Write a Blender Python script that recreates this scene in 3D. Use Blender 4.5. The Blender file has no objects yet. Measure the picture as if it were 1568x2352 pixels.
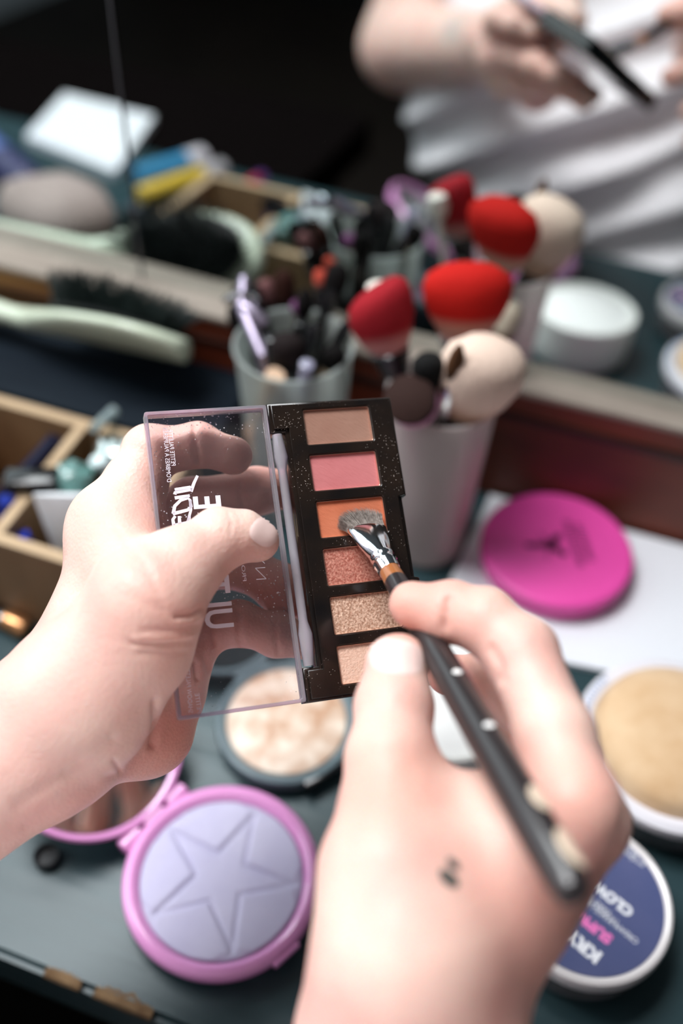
import bpy, bmesh, math, random
import numpy as np
from mathutils import Vector, Matrix

scene = bpy.context.scene
COL = scene.collection
random.seed(7); RNG = np.random.default_rng(7)
PI = math.pi

# ------------------------------------------------------------------ camera
FPX, HC = 2286.0, 0.415
def cam_axes(yaw, pitch, roll):
    f = np.array([math.sin(yaw)*math.cos(pitch), math.cos(yaw)*math.cos(pitch), -math.sin(pitch)])
    r = np.array([math.cos(yaw), -math.sin(yaw), 0.0]); u = np.cross(r, f)
    c, s = math.cos(roll), math.sin(roll)
    return c*r+s*u, -s*r+c*u, f
CR, CU, CF = cam_axes(math.radians(-18.2), math.radians(47.35), math.radians(2.0))
CPOS = np.array([0.0, 0.0, HC])
def at(px, py, d):
    """world point seen at photo pixel (px,py) at distance d along the view axis"""
    return Vector(CPOS + d*(CR*(px-784)/FPX + CU*(1176-py)/FPX + CF))
def on_z(px, py, z):
    r = CR*(px-784)/FPX + CU*(1176-py)/FPX + CF
    return Vector(CPOS + r*((z-HC)/r[2]))
cd = bpy.data.cameras.new('camera'); cam = bpy.data.objects.new('camera', cd); COL.objects.link(cam)
cd.sensor_fit = 'HORIZONTAL'; cd.sensor_width = 24.0; cd.lens = FPX/1568*24.0
cd.clip_start = 0.01; cd.clip_end = 20
m = Matrix.Identity(4)
for i in range(3):
    m[i][0] = CR[i]; m[i][1] = CU[i]; m[i][2] = -CF[i]; m[i][3] = CPOS[i]
cam.matrix_world = m
cd.dof.use_dof = True; cd.dof.focus_distance = 0.308; cd.dof.aperture_fstop = 3.6; cd.dof.aperture_blades = 0
scene.camera = cam

# ------------------------------------------------------------------ light
vs = scene.view_settings
vs.view_transform = 'Standard'; vs.look = 'None'; vs.gamma = 1.0; vs.use_curve_mapping = False
vs.exposure = 0.0
w = bpy.data.worlds.new('world'); scene.world = w; w.use_nodes = True
w.node_tree.nodes['Background'].inputs[0].default_value = (0.62, 0.72, 0.80, 1)
w.node_tree.nodes['Background'].inputs[1].default_value = 0.07
def area(name, loc, target, size, power, col, sy=None):
    l = bpy.data.lights.new(name, 'AREA'); l.shape = 'RECTANGLE'; l.size = size; l.size_y = sy or size
    l.energy = power; l.color = col
    o = bpy.data.objects.new(name, l); COL.objects.link(o); o.location = loc
    o.rotation_euler = (Vector(target)-Vector(loc)).to_track_quat('-Z', 'Y').to_euler()
    return o
area('window_light', (-1.45, 0.00, 0.95), (0, 0.15, 0.05), 1.0, 10, (0.86, 0.95, 1.0), 0.9)
area('ceiling_lamp', (-0.52, 0.47, 1.44), (-0.02, 0.20, 0.0), 1.05, 46, (0.97, 0.98, 1.0), 0.5)

# ------------------------------------------------------------------ materials
def nodes_of(name):
    mt = bpy.data.materials.new(name); mt.use_nodes = True
    nt = mt.node_tree; return mt, nt, nt.nodes['Principled BSDF']
def mat(name, col, rough=0.5, metal=0.0, noise=None, bump=None, coat=0.0, sss=None, trans=0.0, ior=1.45, alpha=1.0, spec=0.5, sheen=0.0):
    """noise = (scale, colour2, contrast[, stretch]); bump = (scale, strength, distance[, stretch])"""
    mt, nt, b = nodes_of(name)
    b.inputs['Base Color'].default_value = (*col, 1); b.inputs['Roughness'].default_value = rough
    b.inputs['Metallic'].default_value = metal; b.inputs['IOR'].default_value = ior
    b.inputs['Coat Weight'].default_value = coat; b.inputs['Coat Roughness'].default_value = 0.08
    b.inputs['Transmission Weight'].default_value = trans; b.inputs['Alpha'].default_value = alpha
    b.inputs['Specular IOR Level'].default_value = spec; b.inputs['Sheen Weight'].default_value = sheen
    if sss:
        b.inputs['Subsurface Weight'].default_value = sss[0]; b.inputs['Subsurface Radius'].default_value = (1, .35, .2)
        b.inputs['Subsurface Scale'].default_value = sss[1]
    def tex(scale, stretch, detail=4):
        tc = nt.nodes.new('ShaderNodeTexCoord'); mp = nt.nodes.new('ShaderNodeMapping')
        mp.inputs['Scale'].default_value = stretch
        nt.links.new(tc.outputs['Object'], mp.inputs['Vector'])
        n = nt.nodes.new('ShaderNodeTexNoise'); n.inputs['Scale'].default_value = scale; n.inputs['Detail'].default_value = detail
        nt.links.new(mp.outputs[0], n.inputs['Vector']); return n
    if noise:
        n = tex(noise[0], noise[3] if len(noise) > 3 else (1, 1, 1))
        r = nt.nodes.new('ShaderNodeValToRGB'); c = noise[2]
        r.color_ramp.elements[0].position = .5-c; r.color_ramp.elements[1].position = .5+c
        r.color_ramp.elements[0].color = (*col, 1); r.color_ramp.elements[1].color = (*noise[1], 1)
        nt.links.new(n.outputs['Fac'], r.inputs[0]); nt.links.new(r.outputs[0], b.inputs['Base Color'])
    if bump:
        n = tex(bump[0], bump[3] if len(bump) > 3 else (1, 1, 1), 5)
        bp = nt.nodes.new('ShaderNodeBump'); bp.inputs['Strength'].default_value = bump[1]; bp.inputs['Distance'].default_value = bump[2]
        nt.links.new(n.outputs['Fac'], bp.inputs['Height']); nt.links.new(bp.outputs[0], b.inputs['Normal'])
    return mt
def speckle(mt, scale, amount, col, rough=None, scale2=None):
    """real dust: tiny pale grains scattered over whatever the material is"""
    nt = mt.node_tree; b = nt.nodes['Principled BSDF']
    tc = nt.nodes.new('ShaderNodeTexCoord'); v = nt.nodes.new('ShaderNodeTexVoronoi'); v.inputs['Scale'].default_value = scale
    nt.links.new(tc.outputs['Object'], v.inputs['Vector'])
    n = nt.nodes.new('ShaderNodeTexNoise'); n.inputs['Scale'].default_value = scale2 or 60
    nt.links.new(tc.outputs['Object'], n.inputs['Vector'])
    sub = nt.nodes.new('ShaderNodeMath'); sub.operation = 'MULTIPLY_ADD'; sub.inputs[1].default_value = 0.55; sub.inputs[2].default_value = amount-0.28
    nt.links.new(n.outputs['Fac'], sub.inputs[0])
    lt = nt.nodes.new('ShaderNodeMath'); lt.operation = 'LESS_THAN'
    nt.links.new(v.outputs['Distance'], lt.inputs[0]); nt.links.new(sub.outputs[0], lt.inputs[1])
    mx = nt.nodes.new('ShaderNodeMix'); mx.data_type = 'RGBA'
    src = b.inputs['Base Color']
    if src.links: nt.links.new(src.links[0].from_socket, mx.inputs['A'])
    else: mx.inputs['A'].default_value = src.default_value
    mx.inputs['B'].default_value = (*col, 1)
    nt.links.new(lt.outputs[0], mx.inputs['Factor']); nt.links.new(mx.outputs['Result'], b.inputs['Base Color'])
    return mt, lt
def clear_mat(name, tint, gloss=0.08, dust=None, rough=0.03):
    """thin clear plastic: mostly see-through, fresnel gloss, optional dust"""
    mt, nt, b = nodes_of(name); nt.nodes.remove(b)
    out = nt.nodes['Material Output']
    tr = nt.nodes.new('ShaderNodeBsdfTransparent'); tr.inputs[0].default_value = (*tint, 1)
    gl = nt.nodes.new('ShaderNodeBsdfGlossy'); gl.inputs['Roughness'].default_value = rough
    fr = nt.nodes.new('ShaderNodeFresnel'); fr.inputs[0].default_value = 1.45
    mx = nt.nodes.new('ShaderNodeMixShader'); nt.links.new(fr.outputs[0], mx.inputs[0])
    nt.links.new(tr.outputs[0], mx.inputs[1]); nt.links.new(gl.outputs[0], mx.inputs[2])
    df = nt.nodes.new('ShaderNodeBsdfDiffuse'); df.inputs[0].default_value = (.85, .82, .86, 1)
    m2 = nt.nodes.new('ShaderNodeMixShader'); m2.inputs[0].default_value = gloss
    nt.links.new(mx.outputs[0], m2.inputs[1]); nt.links.new(df.outputs[0], m2.inputs[2])
    last = m2
    if dust:
        tc = nt.nodes.new('ShaderNodeTexCoord'); v = nt.nodes.new('ShaderNodeTexVoronoi'); v.inputs['Scale'].default_value = dust[0]
        nt.links.new(tc.outputs['Object'], v.inputs['Vector'])
        n = nt.nodes.new('ShaderNodeTexNoise'); n.inputs['Scale'].default_value = 45; nt.links.new(tc.outputs['Object'], n.inputs['Vector'])
        ma = nt.nodes.new('ShaderNodeMath'); ma.operation = 'MULTIPLY_ADD'; ma.inputs[1].default_value = .5; ma.inputs[2].default_value = dust[1]-.25
        nt.links.new(n.outputs['Fac'], ma.inputs[0])
        lt = nt.nodes.new('ShaderNodeMath'); lt.operation = 'LESS_THAN'
        nt.links.new(v.outputs['Distance'], lt.inputs[0]); nt.links.new(ma.outputs[0], lt.inputs[1])
        ds = nt.nodes.new('ShaderNodeMath'); ds.operation = 'MULTIPLY'; ds.inputs[1].default_value = dust[2]
        nt.links.new(lt.outputs[0], ds.inputs[0])
        m3 = nt.nodes.new('ShaderNodeMixShader'); nt.links.new(ds.outputs[0], m3.inputs[0])
        nt.links.new(m2.outputs[0], m3.inputs[1]); nt.links.new(df.outputs[0], m3.inputs[2]); last = m3
    nt.links.new(last.outputs[0], out.inputs[0]); return mt
def frosted_mat(name, col, clear=0.3, transl=0.45):
    mt, nt, b = nodes_of(name); nt.nodes.remove(b); out = nt.nodes['Material Output']
    tr = nt.nodes.new('ShaderNodeBsdfTransparent'); tr.inputs[0].default_value = (*[min(1, c*1.15) for c in col], 1)
    tl = nt.nodes.new('ShaderNodeBsdfTranslucent'); tl.inputs[0].default_value = (*col, 1)
    df = nt.nodes.new('ShaderNodeBsdfPrincipled'); df.inputs['Base Color'].default_value = (*col, 1); df.inputs['Roughness'].default_value = .35
    a = nt.nodes.new('ShaderNodeMixShader'); a.inputs[0].default_value = transl
    nt.links.new(df.outputs[0], a.inputs[1]); nt.links.new(tl.outputs[0], a.inputs[2])
    c = nt.nodes.new('ShaderNodeMixShader'); c.inputs[0].default_value = clear
    nt.links.new(a.outputs[0], c.inputs[1]); nt.links.new(tr.outputs[0], c.inputs[2])
    nt.links.new(c.outputs[0], out.inputs[0]); return mt

# ------------------------------------------------------------------ object helpers
def tag(o, label, cat, group=None, kind=None):
    if label: o['label'] = label
    if cat: o['category'] = cat
    if group: o['group'] = group
    if kind: o['kind'] = kind
    return o
def thing(name, label, cat, loc=(0, 0, 0), rot=None, group=None):
    o = bpy.data.objects.new(name, None); COL.objects.link(o); o.empty_display_size = .01
    M4 = rot.copy().to_4x4() if isinstance(rot, Matrix) else (Matrix.Rotation(rot, 4, 'Z') if rot else Matrix.Identity(4))
    M4.translation = Vector(loc); o.matrix_world = M4
    return tag(o, label, cat, group)
def link(name, me, mt, parent=None, world=False, smooth=True):
    """world=True: the mesh is given in world coordinates"""
    o = bpy.data.objects.new(name, me); COL.objects.link(o)
    if mt is not None and not me.materials: me.materials.append(mt)
    if smooth:
        me.polygons.foreach_set('use_smooth', [True]*len(me.polygons))
        if smooth != 'all':
            try: me.set_sharp_from_angle(angle=math.radians(38))
            except Exception: pass
    if parent:
        o.parent = parent
        if world:
            b = parent.matrix_basis
            p = parent
            W = p.matrix_basis.copy()
            while p.parent: W = p.parent.matrix_basis @ p.matrix_parent_inverse @ W; p = p.parent
            o.matrix_parent_inverse = W.inverted()
    return o
def from_bm(name, bm, mt, parent=None, world=False, smooth=True, bevel=0):
    if bevel: bmesh.ops.bevel(bm, geom=[e for e in bm.edges if e.is_manifold and e.calc_face_angle(0) > .6], offset=bevel, segments=2, affect='EDGES', profile=.5)
    me = bpy.data.meshes.new(name); bm.normal_update(); bm.to_mesh(me); bm.free()
    return link(name, me, mt, parent, world, smooth)
def bx(bm, c, s, R=None):
    """box centre c size s"""
    M4 = Matrix.Translation(Vector(c)) @ (R.to_4x4() if R else Matrix.Identity(4)) @ Matrix.Diagonal((*s, 1))
    return bmesh.ops.create_cube(bm, size=1, matrix=M4)['verts']
def lathe(bm, prof, seg=64, M4=None, sx=1, sy=1):
    """prof = [(r,z)...]; closed where r==0"""
    rings = []
    for r, z in prof:
        if r <= 1e-7: rings.append([bm.verts.new((0, 0, z))])
        else: rings.append([bm.verts.new((r*math.cos(2*PI*k/seg)*sx, r*math.sin(2*PI*k/seg)*sy, z)) for k in range(seg)])
    for a, b in zip(rings, rings[1:]):
        for k in range(seg):
            k2 = (k+1) % seg
            if len(a) == 1 and len(b) == 1: continue
            if len(a) == 1: bm.faces.new((a[0], b[k2], b[k]))
            elif len(b) == 1: bm.faces.new((a[k], a[k2], b[0]))
            else: bm.faces.new((a[k], a[k2], b[k2], b[k]))
    if M4: bmesh.ops.transform(bm, matrix=M4, verts=[v for r in rings for v in r])
def tube(bm, pts, rad, seg=12, flat=None):
    """pts list of Vector, rad list or number; flat=(axisVector, factor) squashes the section"""
    pts = [Vector(p) for p in pts]
    if not hasattr(rad, '__len__'): rad = [rad]*len(pts)
    prev = None; rings = []
    for i, p in enumerate(pts):
        t = (pts[min(i+1, len(pts)-1)]-pts[max(i-1, 0)]).normalized()
        if prev is None: n = t.orthogonal().normalized() if not flat else (flat[0]-t*flat[0].dot(t)).normalized()
        else: n = (prev-t*prev.dot(t)).normalized()
        prev = n; b = t.cross(n); f = flat[1] if flat else 1
        rings.append([bm.verts.new(p+(n*math.cos(2*PI*k/seg)*f+b*math.sin(2*PI*k/seg))*rad[i]) for k in range(seg)])
    for a, b in zip(rings, rings[1:]):
        for k in range(seg): bm.faces.new((a[k], a[(k+1) % seg], b[(k+1) % seg], b[k]))
    bm.faces.new(rings[0][::-1]); bm.faces.new(rings[-1])
def text_mesh(s, size, offset=0.0, extrude=0.0, xs=1.0, align='LEFT', space=1.0, shear=0.0):
    cu = bpy.data.curves.new('lettering', 'FONT'); cu.body = s; cu.size = size; cu.offset = offset; cu.extrude = extrude
    cu.align_x = align; cu.align_y = 'BOTTOM_BASELINE'; cu.space_character = space; cu.shear = shear; cu.resolution_u = 3
    o = bpy.data.objects.new('lettering', cu); COL.objects.link(o)
    bpy.context.view_layer.update()
    me = bpy.data.meshes.new_from_object(o.evaluated_get(bpy.context.evaluated_depsgraph_get()))
    bpy.data.objects.remove(o); bpy.data.curves.remove(cu)
    me.transform(Matrix.Diagonal((xs, 1, 1, 1))); return me
def basis(o, x, y, z):
    M4 = Matrix.Identity(4)
    for i in range(3): M4[i][0] = x[i]; M4[i][1] = y[i]; M4[i][2] = z[i]; M4[i][3] = o[i]
    return M4

# ------------------------------------------------------------------ signed-distance modelling for skin and cloth
class SDF:
    def __init__(s, lo, hi, h):
        s.lo = np.array(lo, float); s.h = h
        s.n = np.ceil((np.array(hi)-s.lo)/h).astype(int)+1
        s.d = np.full(s.n, 1.0, np.float32)
        s.ax = [s.lo[i]+h*np.arange(s.n[i]) for i in range(3)]
    def box(s, pts, r):
        pts = np.array(pts, float); a = np.clip(((pts.min(0)-r-s.lo)/s.h).astype(int), 0, s.n); b = np.clip(((pts.max(0)+r-s.lo)/s.h).astype(int)+2, 0, s.n)
        sl = tuple(slice(a[i], b[i]) for i in range(3))
        X, Y, Z = np.meshgrid(s.ax[0][sl[0]], s.ax[1][sl[1]], s.ax[2][sl[2]], indexing='ij')
        return sl, X.astype(np.float32), Y.astype(np.float32), Z.astype(np.float32)
    def smin(s, sl, q, k):
        a = s.d[sl]
        if a.size == 0: return
        if k <= 0: s.d[sl] = np.minimum(a, q); return
        hh = np.clip(.5+.5*(a-q)/k, 0, 1); s.d[sl] = a*(1-hh)+q*hh-k*hh*(1-hh)
    def cone(s, a, b, ra, rb, k=.004, flat=None):
        """tapered capsule; flat=(normal, factor): thinner along that normal"""
        a = np.array(a, float); b = np.array(b, float); R = max(ra, rb)
        sl, X, Y, Z = s.box([a, b], R+.02+k)
        ab = b-a; L2 = max(ab@ab, 1e-12)
        t = np.clip(((X-a[0])*ab[0]+(Y-a[1])*ab[1]+(Z-a[2])*ab[2])/L2, 0, 1)
        dx, dy, dz = X-a[0]-t*ab[0], Y-a[1]-t*ab[1], Z-a[2]-t*ab[2]
        if flat:
            n = np.array(flat[0], float); n /= np.linalg.norm(n); c = dx*n[0]+dy*n[1]+dz*n[2]; e = (1/flat[1]-1)*c
            dx, dy, dz = dx+n[0]*e, dy+n[1]*e, dz+n[2]*e
        q = np.sqrt(dx*dx+dy*dy+dz*dz)-(ra+(rb-ra)*t)
        if flat: q = q*flat[1]**.5
        s.smin(sl, q, k)
    def chain(s, pts, k=.004, kj=.002, flat=None):
        """pts = [(Vector, r)...] one finger: own smooth chain, then merged with k"""
        P = [np.array(p[0]) for p in pts]
        sl, X, Y, Z = s.box(P, max(p[1] for p in pts)+.02+k)
        q = None
        for (a, ra), (b, rb) in zip(pts, pts[1:]):
            a = np.array(a, float); b = np.array(b, float); ab = b-a; L2 = ab@ab
            t = np.clip(((X-a[0])*ab[0]+(Y-a[1])*ab[1]+(Z-a[2])*ab[2])/L2, 0, 1)
            dx, dy, dz = X-a[0]-t*ab[0], Y-a[1]-t*ab[1], Z-a[2]-t*ab[2]
            # slight waist between joints, as phalanges have
            rr = ra+(rb-ra)*t-.0006*np.sin(PI*t)
            d = np.sqrt(dx*dx+dy*dy+dz*dz)-rr
            if q is None: q = d
            else:
                hh = np.clip(.5+.5*(q-d)/kj, 0, 1); q = q*(1-hh)+d*hh-kj*hh*(1-hh)
        s.smin(sl, q, k)
    def groove(s, c, axis, nrm, rad, width, depth, reach=None):
        """crease: a shallow ring-like dent round axis, only on the side nrm faces"""
        c = np.array(c, float); axis = np.array(axis, float); axis /= np.linalg.norm(axis); nrm = np.array(nrm, float); nrm /= np.linalg.norm(nrm)
        sl, X, Y, Z = s.box([c], rad*1.9)
        dx, dy, dz = X-c[0], Y-c[1], Z-c[2]
        u = dx*axis[0]+dy*axis[1]+dz*axis[2]; v = dx*nrm[0]+dy*nrm[1]+dz*nrm[2]
        rr = np.sqrt(dx*dx+dy*dy+dz*dz)
        s.d[sl] += (depth*np.exp(-(u/width)**2)*np.clip(v/rad+.2, 0, 1)*np.clip(1.6-rr/rad, 0, 1)).astype(np.float32)
    def mesh(s, name, smooth=2):
        d = s.d; n = np.array(d.shape)
        inside = d < 0
        c = np.zeros(n-1, np.uint8)
        for i in (0, 1):
            for j in (0, 1):
                for k in (0, 1): c += inside[i:n[0]-1+i, j:n[1]-1+j, k:n[2]-1+k]
        act = (c > 0) & (c < 8)
        I = np.argwhere(act); idx = np.full(n-1, -1, np.int64); idx[act] = np.arange(len(I))
        acc = np.zeros((len(I), 3)); cnt = np.zeros(len(I))
        corners = [(i, j, k) for i in (0, 1) for j in (0, 1) for k in (0, 1)]
        for a in corners:
            for ax_ in range(3):
                if a[ax_] == 0:
                    b = list(a); b[ax_] = 1
                    A = I+np.array(a); B = I+np.array(b)
                    da = d[A[:, 0], A[:, 1], A[:, 2]]; db = d[B[:, 0], B[:, 1], B[:, 2]]
                    m_ = (da < 0) != (db < 0); t = np.where(m_, da/np.where(m_, da-db, 1), 0)
                    p = np.array(a, float)+t[:, None]*(np.array(b)-np.array(a))
                    acc[m_] += p[m_]; cnt[m_] += 1
        V = (I+acc/np.maximum(cnt, 1)[:, None])*s.h+s.lo
        F = []
        for ax_ in range(3):
            u, v = [(1, 2), (2, 0), (0, 1)][ax_]
            sh = list(n); sh[ax_] -= 1
            A = inside[tuple(slice(0, n[i]-1) if i == ax_ else slice(1, n[i]-1) for i in range(3))]
            B = inside[tuple(slice(1, n[i]) if i == ax_ else slice(1, n[i]-1) for i in range(3))]
            E = np.argwhere(A != B); sgn = A[tuple(E.T)]
            if len(E) == 0: continue
            E = E+np.array([0 if i == ax_ else 1 for i in range(3)])
            def cell(du, dv):
                e = E.copy(); e[:, u] -= du; e[:, v] -= dv; return idx[e[:, 0], e[:, 1], e[:, 2]]
            q = np.stack([cell(1, 1), cell(0, 1), cell(0, 0), cell(1, 0)], 1)
            q[~sgn] = q[~sgn][:, ::-1]; F.append(q)
        F = np.concatenate(F)
        F = F[(F >= 0).all(1)]
        for _ in range(smooth):
            src = np.concatenate([F[:, (i+1) % 4] for i in range(4)]+[F[:, i] for i in range(4)]); dst = np.concatenate([F[:, i] for i in range(4)]+[F[:, (i+1) % 4] for i in range(4)])
            cc = np.bincount(dst, minlength=len(V)); a = np.stack([np.bincount(dst, V[src, c_], len(V)) for c_ in range(3)], 1)
            V = V*.5+.5*a/np.maximum(cc, 1)[:, None]
        me = bpy.data.meshes.new(name)
        me.vertices.add(len(V)); me.vertices.foreach_set('co', V.astype(np.float32).ravel())
        me.loops.add(len(F)*4); me.loops.foreach_set('vertex_index', F.astype(np.int32).ravel())
        me.polygons.add(len(F)); me.polygons.foreach_set('loop_start', np.arange(0, len(F)*4, 4, dtype=np.int32))
        me.polygons.foreach_set('loop_total', np.full(len(F), 4, np.int32))
        me.update(calc_edges=True); me.validate(); return me
def join_meshes(name, meshes):
    bm = bmesh.new()
    for me in meshes: bm.from_mesh(me); bpy.data.meshes.remove(me)
    me = bpy.data.meshes.new(name); bm.to_mesh(me); bm.free(); return me

# ------------------------------------------------------------------ the room and the dressing table
M_desk = mat('painted_wood', (.014, .036, .042), .38, noise=(9, (.028, .058, .066), .25, (1, 7, 1)), spec=.38, bump=(14, .35, .0012, (1, 9, 1)))
M_case = mat('navy_painted_wood', (.005, .008, .013), .65, spec=.08, noise=(9, (.013, .020, .028), .25, (1, 7, 1)), bump=(14, .35, .0012, (1, 9, 1)))
M_raw = mat('raw_chipped_wood', (.20, .11, .05), .8, noise=(120, (.42, .27, .14), .2), bump=(200, .6, .001))
M_board = mat('red_brown_board', (.060, .018, .008), .5, noise=(7, (.21, .038, .014), .16, (1, 1, 2.2)), bump=(30, .3, .001, (1, 1, 6)))
nt_ = M_board.node_tree; b_ = nt_.nodes['Principled BSDF']; tc_ = nt_.nodes.new('ShaderNodeTexCoord'); sx_ = nt_.nodes.new('ShaderNodeSeparateXYZ')   # window light on the board's left end, painted in as a golden ramp
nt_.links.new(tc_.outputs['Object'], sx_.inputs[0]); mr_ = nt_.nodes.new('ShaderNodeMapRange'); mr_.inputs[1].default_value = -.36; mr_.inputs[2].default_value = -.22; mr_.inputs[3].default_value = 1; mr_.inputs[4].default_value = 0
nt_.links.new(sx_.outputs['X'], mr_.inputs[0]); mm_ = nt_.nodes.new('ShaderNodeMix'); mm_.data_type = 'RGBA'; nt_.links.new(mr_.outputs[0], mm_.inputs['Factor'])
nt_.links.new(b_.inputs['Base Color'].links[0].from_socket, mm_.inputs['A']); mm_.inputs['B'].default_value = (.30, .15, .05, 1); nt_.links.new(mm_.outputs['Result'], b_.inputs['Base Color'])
M_ledge = mat('worn_ledge', (.24, .20, .165), .65, noise=(18, (.36, .31, .26), .2, (1, 6, 1)), bump=(40, .4, .0008, (1, 6, 1)))
M_black = mat('black_gloss_plastic', (.006, .006, .007), .22)
M_room = mat('dark_plaster', (.006, .006, .006), .9)
M_floor = mat('dark_floor', (.018, .012, .009), .7, noise=(6, (.03, .02, .015), .2))
def slab(name, c, s, mt, parent=None, bevel=0):
    bm = bmesh.new(); bx(bm, c, s); return from_bm(name, bm, mt, parent, bevel=bevel)
for nm, c, s, mt in (('floor', (0, -1.2, -.78), (5, 4, .04), M_floor), ('wall_back', (0, -3.2, .5), (5, .05, 2.6), M_room),
                     ('wall_mirror', (0, .62, .5), (5, .05, 2.6), M_room), ('wall_right', (2.5, -1.3, .5), (.05, 3.9, 2.6), M_room)):
    slab(nm, c, s, mt)['kind'] = 'structure'

desk = thing('dressing_table', 'black painted wooden table top with worn chipped front edge', 'table', (-.1, .26, -.76))
bm = bmesh.new(); bx(bm, (-.1, .34, -.018), (2.2, .504, .036))
bmesh.ops.bevel(bm, geom=[e for e in bm.edges if abs(e.verts[0].co.y-.088) < 1e-4 and abs(e.verts[1].co.y-.088) < 1e-4 and abs(e.verts[0].co.z) < 1e-4 and abs(e.verts[1].co.z) < 1e-4], offset=.003, segments=3, affect='EDGES')
from_bm('table_top', bm, M_desk, desk, True)
bm = bmesh.new(); bx(bm, (-.1, .12, -.09), (2.1, .02, .11)); from_bm('apron', bm, M_room, desk, True)
for sx in (-1.15, .95):
    for sy in (.14, .55):
        bm = bmesh.new(); bx(bm, (sx, sy, -.398), (.05, .05, .724)); from_bm('leg', bm, M_room, desk, True)
st = thing('side_table', 'dark brown side table butted against the dressing table at left', 'table', (-.75, .0, -.76))
bm = bmesh.new(); bx(bm, (-.76, -.005, -.018), (.90, .182, .036)); from_bm('table_top', bm, mat('dark_brown_wood', (.004, .003, .003), .95, spec=.0), st, True)
for sx in (-1.16, -.36):
    for sy in (-.07, .06):
        bm = bmesh.new(); bx(bm, (sx, sy, -.398), (.04, .04, .724)); from_bm('leg', bm, M_room, st, True)
# bare wood where the paint has chipped off along the front edge
def chip(x0, x1, wd, seed):
    r = random.Random(seed); bm = bmesh.new(); n = 26; top = []; bot = []
    for i in range(n+1):
        t = i/n; x = x0+(x1-x0)*t; wv = wd*(math.sin(PI*t)**.6)*(.35+.65*r.random())
        top.append((bm.verts.new((x, .0905+wv, .00025)), bm.verts.new((x, .0872, -.0016-wv*.7))))
        bot.append(bm.verts.new((x, .0879, -.0006)))
    for i in range(n):
        for a, b in ((top[i][0], top[i+1][0]),):
            bm.faces.new((a, b, bot[i+1], bot[i])); bm.faces.new((bot[i], bot[i+1], top[i+1][1], top[i][1]))
    bmesh.ops.solidify(bm, geom=bm.faces[:], thickness=-.0003)
    o = from_bm('chipped_edge', bm, M_raw, desk, True); o['label'] = 'bare wood showing where the black paint has chipped'
chip(-.146, -.130, .0016, 1); chip(-.124, -.099, .0034, 2); chip(-.06, -.05, .002, 3); chip(.03, .05, .002, 5)

# mirror with its wooden ledge board
mirror = thing('wall_mirror_frame', 'leaning dressing mirror above a red brown board with a worn ledge', 'mirror', (0, .43, 0))
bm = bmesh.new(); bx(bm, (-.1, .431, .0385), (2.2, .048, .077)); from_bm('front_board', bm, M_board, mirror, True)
bm = bmesh.new(); bx(bm, (-.1, .431, .079), (2.2, .050, .004)); from_bm('ledge', bm, M_ledge, mirror, True, bevel=.0008)
bm = bmesh.new(); bx(bm, (-.1, .4062, .0635), (2.2, .0016, .0012)); bx(bm, (-.1, .4066, .0605), (2.2, .0008, .003))
from_bm('groove_moulding', bm, mat('moulding', (.03, .010, .006), .5), mirror, True)
M_mir = mat('silvered_glass', (.74, .79, .78), 0.0, 1.0)
NM = Vector((.0194, 1, -.0542)).normalized()
def pane(name, xa, xb, tilt=0.0, yaw=0.0):
    n = Matrix.Rotation(yaw, 3, 'Z') @ Matrix.Rotation(tilt, 3, 'X') @ NM
    up = (Vector((0, 0, 1))-n*n.z).normalized(); rt = up.cross(n).normalized() * -1
    if rt.x < 0: rt = -rt
    O = Vector((xa if yaw else 0, .419-.0194*(xa if yaw else 0), .081))
    bm = bmesh.new(); vs_ = []
    for dd in (0, .004):
        for x, z in ((xa, 0), (xb, 0), (xb, 1.0), (xa, 1.0)):
            x_ = x-O.x; vs_.append(bm.verts.new(O+rt*x_+up*z+n*dd))
    f = bm.faces.new(vs_[0:4][::1]); bm.faces.new(vs_[4:8][::-1])
    for i in range(4): bm.faces.new((vs_[i], vs_[i+4], vs_[(i+1) % 4+4], vs_[(i+1) % 4]))
    bmesh.ops.recalc_face_normals(bm, faces=bm.faces)
    return from_bm(name, bm, M_mir, mirror, True, smooth=False)
CRX = -.2655
pane('mirror_pane', CRX+.0008, .99); pane('mirror_pane', -1.19, CRX-.0008, tilt=.002)
bm = bmesh.new(); tube(bm, [Vector((CRX-.002*z, .4235+.0542*z, .081+z)) for z in (0, .1, .3, .6, .98)], .0007, 6)
from_bm('mirror_joint', bm, mat('joint', (.10, .10, .11), .5), mirror, True)['label'] = 'thin dark joint line between the two panes'
# platform box under the hair brush
case = thing('storage_case', 'low black case against the board, carrying the mint hairbrush', 'case', (-.40, .373, 0))
bm = bmesh.new(); bx(bm, (-.405, .3735, .0215), (.43, .061, .041)); from_bm('case_body', bm, M_case, case, True, bevel=.002)
bm = bmesh.new(); bx(bm, (-.405, .3735, .0440), (.434, .064, .0030)); from_bm('case_lid', bm, M_case, case, True, bevel=.001)
# small white label stuck to the board
bm = bmesh.new(); p = on_z(1342, 1186, .0); 
c = CPOS+(np.array(at(1342, 1184, 1))-CPOS)*((.4066-CPOS[1])/(np.array(at(1342, 1184, 1))-CPOS)[1])
bx(bm, (c[0], .4060, c[2]), (.0175, .0022, .0085))
tag(from_bm('adhesive_hook', bm, mat('white_plastic', (.75, .70, .72), .35), bevel=.0009), 'small white rounded hook pad stuck on the red brown board', 'hook')

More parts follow.
